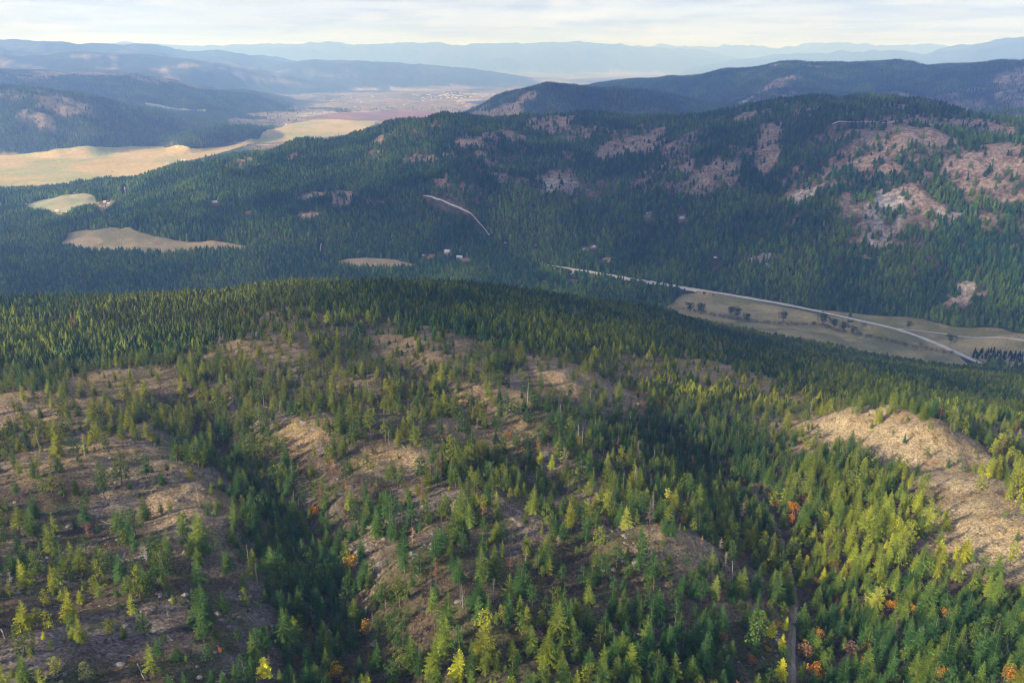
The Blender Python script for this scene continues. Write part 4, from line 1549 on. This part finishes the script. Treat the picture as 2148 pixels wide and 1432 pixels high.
HOUSES = [
    (938, 528, 16, 'w', 'white house with a pale roof, left of the forest clearing by the small field'), (964, 541, 18, 'w', 'wide white building in the middle of the forest clearing'),
    (978, 546, 14, 'r', 'reddish-roofed house at the right end of the forest clearing'), (905, 538, 13, 'r', 'brown-roofed house behind the small brown field'),
    (888, 536, 8, 'w', 'small white shed left of the brown-roofed house'), (1060, 510, 7, 'w', 'tiny white cabin alone in the forest right of the clearing'),
    (1430, 459, 15, 'w', 'white-roofed house alone on the wooded ridge slope'), (1361, 449, 16, 't', 'teal-roofed house left of the white-roofed one'),
    (1270, 546, 16, 'r', 'pinkish roofed house above the valley road'), (1225, 524, 7, 'w', 'tiny white shed above the pinkish roofed house'),
    (1246, 518, 9, 'w', 'small white cabin up the slope from the tiny shed'), (1124, 515, 7, 't', 'small blue-roofed cabin in the forest above the road'),
    (451, 425, 15, 'w', 'pale building in a clearing on the left end of the ridge'), (520, 447, 13, 'r', 'brown-roofed cabin in the forest right of the pale building'),
    (120, 444, 15, 'w', 'white barn at the lower edge of the green meadow'), (142, 446, 12, 'w', 'low white shed right of the white barn'),
    (128, 452, 16, 'b', 'beige farm building below the white barn'), (54, 428, 8, 'w', 'small white hut at the left tip of the green meadow'),
    (78, 416, 10, 'w', 'white house at the upper left of the green meadow'), (118, 409, 9, 'w', 'white cottage on the top edge of the green meadow'),
    (130, 406, 11, 'b', 'beige house behind the white cottage'), (155, 405, 9, 'w', 'white shed at the top right of the green meadow'),
    (221, 424, 14, 'b', 'beige farmhouse right of the green meadow'), (228, 427, 9, 'w', 'white outbuilding beside the beige farmhouse'),
    (4, 430, 18, 'w', 'white farm buildings at the left edge of the photo'), (372, 310, 18, 'w', 'white farmhouse at the foot of the wooded knoll by the yellow field'),
    (345, 311, 15, 'b', 'beige barn left of the white farmhouse'), (352, 343, 18, 'w', 'white barn on the yellow field'), (385, 338, 24, 'w', 'long white shed right of the barn on the yellow field'),
    (235, 361, 14, 'r', 'brown shed in the yellow field'), (1500, 541, 8, 'w', 'tiny white hut in the forest above the pasture'), (2030, 604, 10, 'b', 'pale building in the right-hand gravel clearing'),
    (1140, 592, 12, 'r', 'reddish cabin in the wood below the valley road'), (1205, 594, 9, 'b', 'small beige cabin below the road fork'),
    (600, 262, 20, 'w', 'white house on the edge of the far forest knoll'), (585, 266, 18, 'b', 'beige house among trees near the far yellow field'),
]
hx, hy = hit([h[0] for h in HOUSES], [h[1] for h in HOUSES], 1400)
HXY = np.stack([hx, hy], 1)

# ------------------------------------------------------------------ valley and ridge forest
def keep_out(x, y, p):
    for kind, poly in FIELDS:
        lo, hi = poly.min(0), poly.max(0)
        s = (x > lo[0]) & (x < hi[0]) & (y > lo[1]) & (y < hi[1])
        if s.any():
            ii_ = np.where(s)[0]
            ins = inside(poly, x[ii_], y[ii_])
            p[ii_[ins]] = 0
    for nm_, w_, line in ROADS:
        lo, hi = line.min(0) - 40, line.max(0) + 40
        s = (x > lo[0]) & (x < hi[0]) & (y > lo[1]) & (y < hi[1])
        ii_ = np.where(s)[0]
        if len(ii_):
            # a cut opens on the side towards the viewer so the road shows between the trees
            dd = dist_line(line, x[ii_], y[ii_])
            r0 = np.hypot(x[ii_], y[ii_])
            sh = dist_line(line, x[ii_] * (1 + 18 / r0), y[ii_] * (1 + 18 / r0))
            p[ii_[(dd < w_ * .5 + 5) | (sh < w_ * .5 + 10)]] = 0
    for x_, y_ in HXY:
        rr = math.hypot(x_, y_)
        ex, ey = x_ / rr, y_ / rr
        m_h = (np.abs(x - x_) < 80) & (np.abs(y - y_) < 80)
        ii_ = np.where(m_h)[0]
        if len(ii_):
            al = (x_ - x[ii_]) * ex + (y_ - y[ii_]) * ey
            la = np.abs((x[ii_] - x_) * ey - (y[ii_] - y_) * ex)
            p[ii_[(al > -14) & (al < 52) & (la < 13)]] = 0
    return p


def far_wood(name, rmin, rmax, sp, hmean, coll, nk, label, dens=None, haze_hue=(.72, 1.12, 1.7)):  # blue multiplier paints distance haze into the needle colour
    X, Y = grid_pts(rmax, rmin, sp, R(36))
    z = ground(X, Y)
    U, V, F = project(X, Y, z)
    k = (U > -150) & (U < W + 150) & visible(X, Y, z, hmean * 1.2, .006)
    ow = gsample((OWNER == 1).astype(float), X, Y)
    k &= (ow < .5) | (np.hypot(X, Y) > 1750)
    X, Y, z = X[k], Y[k], z[k]
    p = dens(X, Y, z)
    p = keep_out(X, Y, p)
    k = rng.random(len(X)) < p
    X, Y, z = X[k], Y[k], z[k]
    n = len(X)
    h = hmean * rng.uniform(.6, 1.25, n) * (1 + .3 * fbm(X, Y, 200, 3, 640))
    ix = np.where(rng.random(n) < .62, rng.integers(0, nk[0], n), rng.integers(nk[0], nk[0] + nk[1], n))
    t_ = tints(X, Y, ix, n) * np.array(haze_hue)
    pale = rng.random(n) < .012
    t_[pale] = np.array([.10, .085, .06])
    print(name, n)
    return scatter(name, np.stack([X, Y, z - .3], 1), h, rng.uniform(0, 6.28, n), ix, t_, coll, label, 'forest')


def dens_mid(x, y, z):
    c = clearing(x, y)
    o = smooth(60, 330, z) * smooth(.02, .2, fbm(x, y, 240, 4, 330) + .05)      # thinner near the top
    clump_ = smooth(-.18, .12, fbm(x, y, 70, 3, 650))
    p = .90 - .48 * o * (1.25 - clump_) - .12 * smooth(60, 300, z)
    p *= 1 - .8 * smooth(.06, .13, fbm(x, y, 75, 4, 335)) * smooth(70, 200, z)
    p = np.where(c > .12, p * (1 - c) ** 1.6 * .6 + .02, p)
    return np.clip(p, .03, 1)


def dens_far(x, y, z):
    b_ = smooth(.09, .17, fbm(x, y, 700, 5, 350, .6)) * smooth(60, 200, z) * .8
    p = .85 * (1 - b_)
    p = np.where((z < 22) & (np.hypot(x, y) > 4800), .02 + .5 * (fbm(x, y, 400, 4, 660) > .14), p)
    return p


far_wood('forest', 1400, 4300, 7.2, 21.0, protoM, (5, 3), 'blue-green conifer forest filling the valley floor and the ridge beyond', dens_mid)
rs = random.Random(9)
lo_ = []
for k_ in range(4):
    lo_.append(skirt_tree(rs, 3, 5, rs.uniform(.17, .24)).mesh('conifer_far', [M_LEAF]))
for k_ in range(2):
    lo_.append(skirt_tree(rs, 3, 5, rs.uniform(.24, .3), .1, True).mesh('pine_far', [M_LEAF]))
protoF = make_collection('far_tree_shape', lo_)
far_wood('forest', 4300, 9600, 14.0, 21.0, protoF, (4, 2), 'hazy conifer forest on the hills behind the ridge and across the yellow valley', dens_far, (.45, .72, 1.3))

# ------------------------------------------------------------------ pasture trees and hedgerow
rs = random.Random(3)
big_b = [broad_crown(rs, 12, 26, .1) for _ in range(2)]
BT = [(1448, 656, 17, 'large dark round tree at the left end of the pasture hedgerow'), (1470, 660, 19, 'largest dark tree in the clump at the left end of the hedgerow'),
      (1531, 662, 15, 'narrow dark tree left of a rounder one in the pasture'), (1547, 668, 17, 'dark oval tree in the middle of the pasture hedgerow'),
      (1567, 676, 14, 'low spreading tree right of the dark oval one'), (1643, 675, 16, 'rounded grey-green tree standing alone above the hedgerow'),
      (1725, 682, 18, 'dark oval tree just below the valley road'), (1750, 688, 14, 'dark tree close below the road, right of the oval one'),
      (1768, 697, 15, 'broad dark tree in the clump below the road'), (1790, 701, 12, 'small pointed tree right of the clump below the road'),
      (1905, 690, 11, 'small dark tree between the road and its side road'), (1994, 722, 14, 'tree with a thin trunk right of the valley road')]
bx, by = hit([b[0] for b in BT], [b[1] for b in BT], 1300)
for (u, v, h, lab), x_, y_ in zip(BT, bx, by):
    i = 19 + random.randrange(3)
    o = tree_object(i, (x_, y_, ground(x_, y_) - .2), h, random.uniform(0, 6), (.028, .048, .024), lab, 'broad trees along the valley pasture')
    o.scale = (h * 2.1, h * 2.1, h * 1.6)
hl = poly_world([(1440, 650), (1480, 660), (1540, 672), (1600, 680), (1660, 683), (1715, 680), (1750, 695), (1800, 704), (1860, 716), (1930, 733), (2000, 745)], 1300)
hp_ = resample(hl, 4.0)
hp_ = np.repeat(hp_, 2, 0) + rng.normal(0, 4.5, (len(hp_) * 2, 2))
hz = ground(hp_[:, 0], hp_[:, 1])
nh = len(hp_)
tt = np.array([.045, .04, .028]) * rng.uniform(.6, 1.5, (nh, 1))
tt[rng.random(nh) < .25] = np.array([.09, .05, .05])
scatter('hedgerow', np.concatenate([hp_, hz[:, None] - .3], 1), rng.uniform(8, 14, nh), rng.uniform(0, 6, nh), np.full(nh, 8), tt, protoM,
        'dark winding hedgerow of low bushes crossing the valley pasture', 'hedgerow')
# conifer row at the lower right beyond the road
rl = poly_world([(2040, 752), (2090, 752), (2148, 762), (2230, 775)], 1200)
rp = resample(rl, 5.5)
rp = np.concatenate([rp, rp * 1.008, rp * 1.016]) + rng.normal(0, 2.5, (len(rp) * 3, 2))
scatter('tree_row', np.concatenate([rp, ground(rp[:, 0], rp[:, 1])[:, None] - .3], 1), rng.uniform(9, 16, len(rp)), rng.uniform(0, 6, len(rp)), rng.integers(0, 5, len(rp)),
        np.array([.02, .045, .02]) * rng.uniform(.7, 1.3, (len(rp), 1)), protoM, 'dark row of conifers at the right end of the valley road', 'tree row')

# ------------------------------------------------------------------ houses
def box(b, x0, x1, y0, y1, z0, z1, m=0):
    c = [(x0, y0, z0), (x1, y0, z0), (x1, y1, z0), (x0, y1, z0), (x0, y0, z1), (x1, y0, z1), (x1, y1, z1), (x0, y1, z1)]
    for f in ((0, 1, 5), (0, 5, 4), (1, 2, 6), (1, 6, 5), (2, 3, 7), (2, 7, 6), (3, 0, 4), (3, 4, 7), (4, 5, 6), (4, 6, 7), (0, 3, 2), (0, 2, 1)):
        b.tri(c[f[0]], c[f[1]], c[f[2]], 1, m)


WALLM = {'w': plain_mat('white_wall', (.72, .72, .70), (.8, .8, .78), .3), 'r': plain_mat('brown_wall', (.30, .20, .16), (.38, .26, .2), .3),
         't': plain_mat('timber_wall', (.35, .30, .24), (.42, .36, .3), .3), 'b': plain_mat('beige_wall', (.5, .42, .32), (.58, .5, .4), .3)}
ROOFM = {'w': plain_mat('pale_roof', (.62, .64, .68), (.74, .76, .8), .3, .6), 'r': plain_mat('red_roof', (.25, .15, .13), (.32, .2, .17), .3),
         't': plain_mat('teal_roof', (.12, .33, .36), (.16, .4, .44), .3, .6), 'b': plain_mat('grey_roof', (.30, .28, .27), (.4, .37, .35), .3)}
M_GLASS = plain_mat('window_glass', (.03, .04, .05), (.05, .06, .07), .3, .2)
HM = {}


def house_meshes(kind):
    if kind in HM:
        return HM[kind]
    w = MB()
    box(w, -.5, .5, -.3, .3, -.1, .32)
    for sx in (-.5, .5):
        w.tri((sx, -.3, .32), (sx, .3, .32), (sx, 0, .5))
    ro = MB()
    for sy in (-1, 1):
        a_, b_, c_, d_ = (-.55, sy * .36, .29), (.55, sy * .36, .29), (.55, 0, .525), (-.55, 0, .525)
        e = [(p_[0], p_[1], p_[2] + .025) for p_ in (a_, b_, c_, d_)]
        for f in ((a_, b_, c_), (a_, c_, d_), (e[0], e[1], e[2]), (e[0], e[2], e[3]), (a_, b_, e[1]), (a_, e[1], e[0]),
                  (b_, c_, e[2]), (b_, e[2], e[1]), (d_, a_, e[0]), (d_, e[0], e[3])):
            ro.tri(*f)
    wn = MB()
    box(wn, -.06, .06, -.315, -.298, .12, .22)
    dr = MB()
    box(dr, -.045, .045, -.318, -.298, -.02, .2)
    HM[kind] = (w.mesh('wall', [WALLM[kind]]), ro.mesh('roof', [ROOFM[kind]]), wn.mesh('window', [M_GLASS]), dr.mesh('door', [M_BARK]))
    return HM[kind]


for (u, v, L_, kd, lab), (x_, y_) in zip(HOUSES, HXY):
    wm, rm, wnm, dm = house_meshes(kd)
    e = bpy.data.objects.new('house', None)
    scene.collection.objects.link(e)
    e.location = (x_, y_, ground(x_, y_) + .4)
    e.rotation_euler = (0, 0, random.uniform(-.5, .5))
    e.scale = (L_ * .85, L_ * .8, L_ * .68)
    tag(e, lab, 'house', 'small houses and barns scattered over the valley')
    for nm_, me in (('wall', wm), ('roof', rm), ('door', dm)):
        o = bpy.data.objects.new(nm_, me)
        scene.collection.objects.link(o)
        o.parent = e
    for dxw in (-.32, -.18, .18, .32):
        o = bpy.data.objects.new('window', wnm)
        scene.collection.objects.link(o)
        o.parent = e
        o.location = (dxw, 0, 0)

# town far down the valley
n = 300
uu = np.concatenate([rng.normal(950, 38, 110), rng.uniform(680, 1000, 30)])
vv = np.concatenate([rng.normal(201, 4, 110), rng.uniform(200, 226, 30)])
tx, ty = hit(uu, vv, 7000)
tz = ground(tx, ty)
k = (tz < 25)
b = MB()
for x_, y_, z_ in zip(tx[k], ty[k], tz[k]):
    s_ = random.uniform(8, 15)
    box(b, x_ - s_, x_ + s_, y_ - s_ * .6, y_ + s_ * .6, z_ - 1, z_ + s_ * .55)
o = add_obj('distant_town', b.mesh('distant_town', [WALLM['b']]))
tag(o, 'pale scatter of tiny houses of a distant town on the plain', 'town', kind='stuff')

# ------------------------------------------------------------------ rocks, logs and ground cover on the near hill
def rock_mesh(seed, name='rock', sub=3):
    bm = bmesh.new()
    bmesh.ops.create_icosphere(bm, subdivisions=sub, radius=1)
    for v in bm.verts:
        c = v.co
        a_ = float(fbm(np.array([c.x * 10 + seed * 7]), np.array([c.y * 10 + c.z * 13]), 14, 3, seed)[0])
        v.co = c * (1 + .9 * a_)
        v.co.z *= .55
        v.co.x = round(v.co.x * 3.5) / 3.5 * .5 + v.co.x * .5
    me = bpy.data.meshes.new(name)
    bm.to_mesh(me)
    bm.free()
    me.materials.append(M_ROCK)
    return me


ROCKM = [rock_mesh(s_) for s_ in range(5)]
ROCKS = [(1842, 1112, 2.6, 'pale flat boulder on the sunlit slope right of the track'), (1820, 1108, 1.6, 'smaller pale rock left of the flat boulder'),
         (735, 1022, 2.0, 'grey rock under the scarlet shrub'), (715, 1035, 1.6, 'grey rock left of the scarlet shrub'), (745, 1038, 1.4, 'small grey rock below the scarlet shrub'),
         (1340, 1178, 3.2, 'long grey outcrop at the front of the rocky knoll'), (1310, 1172, 2.4, 'grey outcrop at the left end of the rocky knoll'),
         (1370, 1165, 2.2, 'dark ledge on the rocky knoll'), (1790, 930, 3.4, 'grey outcrop at the left end of the grass ridge'),
         (1815, 942, 2.6, 'pale outcrop right of the first one on the grass ridge'), (1850, 950, 2.4, 'small outcrop on the flank of the grass ridge'),
         (1772, 945, 2.6, 'shaded outcrop below the left end of the grass ridge'), (640, 885, 2.8, 'pale outcrop under the tall pale snag'), (660, 900, 2.2, 'pinkish rock right of the outcrop under the snag'),
         (1000, 895, 2.6, 'grey slab above the amber shrub'), (960, 885, 2.4, 'grey ledge left of the slab above the amber shrub'),
         (550, 667, 3.6, 'pale rock cap on the upper left clearing'), (1190, 1020, 1.8, 'grey rock above the dark sapling thicket'), (820, 1095, 1.5, 'grey rock beside the left gully top'),
         (350, 1130, 1.6, 'dark rock on the left slope'), (960, 1262, 1.4, 'dark flat rock at the foot of the pale stub'), (250, 1395, 1.8, 'pale rock near the bottom left'),
         (10, 1418, 2.2, 'grey rock at the bottom left corner'), (2100, 1108, 1.4, 'low rock in the sunlit grass slope'), (1760, 1140, 1.5, 'grey rock among dark firs on the right'),
         (1757, 1155, 1.2, 'round grey rock under the one among dark firs'), (905, 1150, 1.6, 'pale rock on the centre outcrop'), (870, 1165, 1.8, 'lichen-grey rock left on the centre outcrop')]
rx, ry = hit([r[0] for r in ROCKS], [r[1] for r in ROCKS])
for k_, ((u, v, s_, lab), x_, y_) in enumerate(zip(ROCKS, rx, ry)):
    o = add_obj('rock', ROCKM[k_ % 5], None, (x_, y_, ground(x_, y_)))
    o.scale = (s_, s_ * .7, s_ * .55)
    o.rotation_euler = (0, 0, random.uniform(-.5, .5))
    tag(o, lab, 'rock', 'grey rocks breaking through the near hillside')

# fallen logs
lg = MB()
lg.tube([(-.5, 0, .0), (-.2, .01, .01), (.15, -.01, .0), (.5, .015, .01)], [.022, .02, .015, .007], 6)
for k_ in range(7):
    t_ = -.3 + .11 * k_
    a_ = rs.uniform(0, 3.14)
    lg.tube([(t_, 0, 0), (t_ + .05, math.cos(a_) * .07, abs(math.sin(a_)) * .06)], [.006, .002], 3)
LOGM = lg.mesh('log', [M_DEAD])
LOGS = [(0, 886, 20, 904), (218, 817, 237, 838), (565, 861, 590, 868), (612, 868, 622, 886), (400, 912, 470, 925), (105, 1003, 132, 998), (60, 1200, 86, 1214), (12, 1326, 40, 1348),
        (2, 1318, 12, 1345), (290, 1298, 320, 1322), (338, 1288, 348, 1278), (345, 1300, 370, 1300), (455, 1325, 513, 1392), (372, 1392, 412, 1367), (470, 1397, 520, 1398),
        (288, 1392, 305, 1430), (360, 1335, 380, 1320), (95, 1077, 140, 1068), (300, 1325, 330, 1345), (590, 1430, 600, 1400), (50, 1420, 110, 1424), (860, 1160, 880, 1200), (880, 1140, 892, 1160),
        (840, 930, 862, 955), (868, 975, 895, 1003), (1072, 870, 1110, 900), (1140, 950, 1180, 985), (1246, 970, 1260, 978), (1125, 1050, 1150, 1085), (930, 1080, 950, 1090), (786, 774, 812, 784),
        (716, 1045, 750, 1020), (735, 1030, 742, 1012), (1540, 1188, 1558, 1192), (1612, 1218, 1632, 1228), (1450, 1180, 1470, 1190), (1000, 1250, 1020, 1240), (965, 1270, 975, 1240), (990, 1255, 1000, 1275),
        (628, 1328, 640, 1345), (618, 1358, 645, 1362), (990, 1385, 1010, 1370), (1700, 1305, 1712, 1295), (330, 1285, 350, 1270), (205, 1090, 235, 1100), (380, 960, 400, 965), (430, 1050, 460, 1046),
        (500, 960, 530, 985), (905, 860, 935, 870), (830, 1095, 835, 1070), (1230, 1045, 1255, 1060), (1290, 1120, 1262, 1100), (240, 1165, 262, 1180), (150, 1050, 190, 1040), (62, 955, 92, 948)]
la = np.array(LOGS, float)
ax_, ay_ = hit(la[:, 0], la[:, 1])
bx_, by_ = hit(la[:, 2], la[:, 3])
items = []
ex_u, ex_v = [], []
logs = [(ax_[i], ay_[i], bx_[i], by_[i]) for i in range(len(la))]
for _ in range(150):
    u, v = rng.uniform(0, 1650), rng.uniform(820, 1425)
    x_, y_ = hit(u, v)
    if near_density(x_, y_)[0] > 5:
        continue
    a_ = rng.uniform(0, 3.14)
    L_ = rng.uniform(2.0, 6.5)
    logs.append((x_[0], y_[0], x_[0] + math.cos(a_) * L_, y_[0] + math.sin(a_) * L_))
for (x0, y0, x1, y1) in logs:
    L_ = min(max(math.hypot(x1 - x0, y1 - y0), 1.2), 13)
    zz0, zz1 = float(ground(x0, y0)), float(ground(x1, y1))
    o = add_obj('fallen_log', LOGM, None, ((x0 + x1) / 2, (y0 + y1) / 2, (zz0 + zz1) / 2 + .18))
    o.rotation_euler = (0, -math.atan2(zz1 - zz0, L_), math.atan2(y1 - y0, x1 - x0))
    o.scale = (L_, max(3.5, L_ * .6), max(3.5, L_ * .6))
    tag(o, None, 'log', 'bleached logs lying on the near hillside')
    u, v, f = project(o.location.x, o.location.y, o.location.z)
    items.append((o, float(u), float(v), 'long bleached' if L_ > 6 else 'short grey', 'fallen log'))
place_labels(items)

# ground cover
rs = random.Random(21)
cov = []
for k_ in range(3):
    b = MB()
    for j in range(9):
        a_ = rs.uniform(0, 6.28)
        r0 = rs.uniform(0, .3)
        tip = (math.cos(a_) * (r0 + .35), math.sin(a_) * (r0 + .35), rs.uniform(.5, 1.0))
        p_ = a_ + 1.57
        b.tri((math.cos(a_) * r0 + math.cos(p_) * .22, math.sin(a_) * r0 + math.sin(p_) * .22, -.05),
              (math.cos(a_) * r0 - math.cos(p_) * .22, math.sin(a_) * r0 - math.sin(p_) * .22, -.05), tip, rs.uniform(.6, 1.3))
    cov.append(b.mesh('tussock', [M_LEAF]))
for k_ in range(3):
    b = MB()
    clump(b, rs, (0, 0, .35), .6, 26, .6, .35, .6, 1.3)
    cov.append(b.mesh('low_shrub', [M_LEAF]))
rk = MB()
for k_ in range(2):
    me = rock_mesh(20 + k_, 'stone', 1)
    cov.append(me)
st = MB()
st.tube([(-.5, 0, .05), (.5, 0, .08)], [.03, .012], 3)
cov.append(st.mesh('stick', [M_DEAD]))
protoC = make_collection('cover_shape', cov)


def cover(name, rmin, rmax, sp, fn, label, cat):
    X, Y = grid_pts(rmax, rmin, sp, R(42))
    z = ground(X, Y)
    U, V, F = project(X, Y, z)
    k = (U > -60) & (U < W + 60) & (V < H + 60) & visible(X, Y, z, 1, .004) & (dist_line(TRACK, X, Y) > 2.6)
    X, Y, z, F = X[k], Y[k], z[k], F[k]
    d = near_density(X, Y)
    ix, sc, t_, k = fn(X, Y, d, F)
    print(name, k.sum())
    scatter(name, np.stack([X, Y, z], 1)[k], sc[k], rng.uniform(0, 6.28, k.sum()), ix[k], t_[k], protoC, label, cat)


def f_grass(X, Y, d, F):
    n = len(X)
    g = fbm(X, Y, 14, 3, 700)
    g2 = gsample(GRASSY, X, Y)
    k = rng.random(n) < np.clip(.30 + g * 1.1 + g2 * .15 - .05 * np.clip(d - 4, 0, 5), .02, 1)
    c = np.array([.24, .185, .11]) * rng.uniform(.55, 1.25, (n, 1))
    c = np.where((rng.random(n) < .14)[:, None], np.array([[.14, .11, .05]]), c)
    c *= (1 + .3 * (gsample(right, X, Y)))[:, None]
    return rng.integers(0, 3, n), rng.uniform(.18, .42, n) * (1 + F / 1500) * (1 - .3 * g2), c, k


def f_shrub(X, Y, d, F):
    n = len(X)
    g = fbm(X, Y, 11, 4, 710)
    g2 = gsample(GRASSY, X, Y)
    k = rng.random(n) < np.clip(.34 + g * 2.0 - g2 * .14, .05, .95)
    pal = np.array([[.05, .062, .018], [.07, .075, .02], [.075, .042, .028], [.10, .065, .05], [.045, .045, .025], [.12, .07, .025]])
    sel_ = np.clip((fbm(X, Y, 30, 3, 720) * 6 + 2.5 + rng.normal(0, 1.2, n)).astype(int), 0, 5)
    return rng.integers(3, 6, n), rng.uniform(.25, .95, n) * (1 - .3 * g2), pal[sel_] * rng.uniform(.7, 1.3, (n, 1)), k


def f_ledge(X, Y, d, F):
    n = len(X)
    g = ridged(X, Y, 34, 3, 740)
    k = rng.random(n) < np.clip((g - .27) * 2.0, 0, .4) * (d < 6.5)
    return rng.integers(6, 8, n), rng.uniform(.4, 1.3, n), np.full((n, 3), .3), k


def f_stone(X, Y, d, F):
    n = len(X)
    g = fbm(X, Y, 16, 3, 730)
    k = rng.random(n) < np.clip(.02 + (g - .12) * 1.2, .006, .5)
    stick = rng.random(n) < .35
    return np.where(stick, 8, rng.integers(6, 8, n)), np.where(stick, rng.uniform(1, 4, n), rng.uniform(.15, .7, n)), np.full((n, 3), .3), k


cover('dry_grass', 130, 640, 1.05, f_grass, 'tufts of dry straw-coloured grass on the near hillside', 'grass')
cover('low_shrubs', 130, 680, 1.45, f_shrub, 'low brown and green shrubs among the grass', 'shrubs')
cover('rock_ledges', 130, 760, 2.6, f_ledge, 'broken ledges of grey rock along the knolls', 'rock ledges')
cover('stones', 130, 520, 1.6, f_stone, 'loose stones and dead sticks littering the near hillside', 'stones')

# ------------------------------------------------------------------ clouds over the valley, outside the picture; they shade the ridges
def cloud_mat():
    m, t, b = new_mat('cloud')
    b.inputs['Base Color'].default_value = (.85, .85, .86, 1)
    b.inputs['Roughness'].default_value = 1
    # thin cloud: part of the light comes straight through, unevenly
    tr = node(t, 'ShaderNodeBsdfTransparent')
    mx_ = node(t, 'ShaderNodeMixShader')
    o = t.nodes['Material Output']
    t.links.new(tramp(t, tnoise(t, obj_coord(t), .0012, 4, .6), [(.35, .42), (.65, .74)]), mx_.inputs[0])
    t.links.new(b.outputs[0], mx_.inputs[1])
    t.links.new(tr.outputs[0], mx_.inputs[2])
    t.links.new(mx_.outputs[0], o.inputs[0])
    return m


M_CLOUD = cloud_mat()
CLZ = 2500.0
off = (CLZ - 150) / math.tan(SUN_EL)
ox, oy = -sdx * off, -sdy * off
# ground-shadow centre (x, y), half sizes
CL = [(300, 3000, 1500, 900), (1400, 2150, 1600, 1350), (-500, 1950, 1500, 850), (2600, 6200, 2400, 1900), (1300, 5600, 2200, 1300), (4600, 4700, 2300, 2100), (620, 960, 560, 230), (700, 8300, 1700, 900), (1000, 3300, 1100, 650),
      (-5200, 9200, 2400, 1500), (-3400, 7200, 900, 700)]
for k_, (x_, y_, a_, b_) in enumerate(CL):
    bm = bmesh.new()
    bmesh.ops.create_icosphere(bm, subdivisions=5, radius=1)
    co = np.array([v.co[:] for v in bm.verts])
    nn = fbm(co[:, 0] * 10 + k_ * 30, co[:, 1] * 10 + co[:, 2] * 7, 6.0, 4, 800 + k_, .6)
    for v, q_ in zip(bm.verts, nn):
        v.co = v.co * (1 + 1.0 * q_)
        v.co.x *= a_
        v.co.y *= b_
        v.co.z *= 220 if v.co.z > 0 else 60
    me = bpy.data.meshes.new('cloud')
    bm.to_mesh(me)
    bm.free()
    for p_ in me.polygons:
        p_.use_smooth = True
    me.materials.append(M_CLOUD)
    o = add_obj('cloud', me, None, (x_ + ox, y_ + oy, CLZ))
    tag(o, 'broad white cloud drifting above the valley', 'cloud', kind='stuff')

# ------------------------------------------------------------------ haze
bm = bmesh.new()
bmesh.ops.create_cube(bm, size=1)
me = bpy.data.meshes.new('haze')
bm.to_mesh(me)
bm.free()
zmin = float(Z.min()) - 2
zmax = max(float(Z.max()) + 60, CAMZ + 60)
o = add_obj('haze', me, None, (0, 22000, (zmin + zmax) / 2))
o.scale = (100000, 58000, zmax - zmin)
print('haze', zmin, zmax)
mh = bpy.data.materials.new('haze')
mh.use_nodes = True
t = mh.node_tree
t.nodes.clear()
om = t.nodes.new('ShaderNodeOutputMaterial')
pv = t.nodes.new('ShaderNodeVolumePrincipled')
pv.inputs['Color'].default_value = (.27, .46, 1.0, 1)
pv.inputs['Absorption Color'].default_value = (1, 1, 1, 1)
pv.inputs['Density'].default_value = 8.8e-5
pv.inputs['Anisotropy'].default_value = .1
t.links.new(pv.outputs[0], om.inputs['Volume'])
me.materials.append(mh)
mh.cycles.homogeneous_volume = True
tag(o, 'thin blue haze filling the air over the valley', 'haze', kind='stuff')
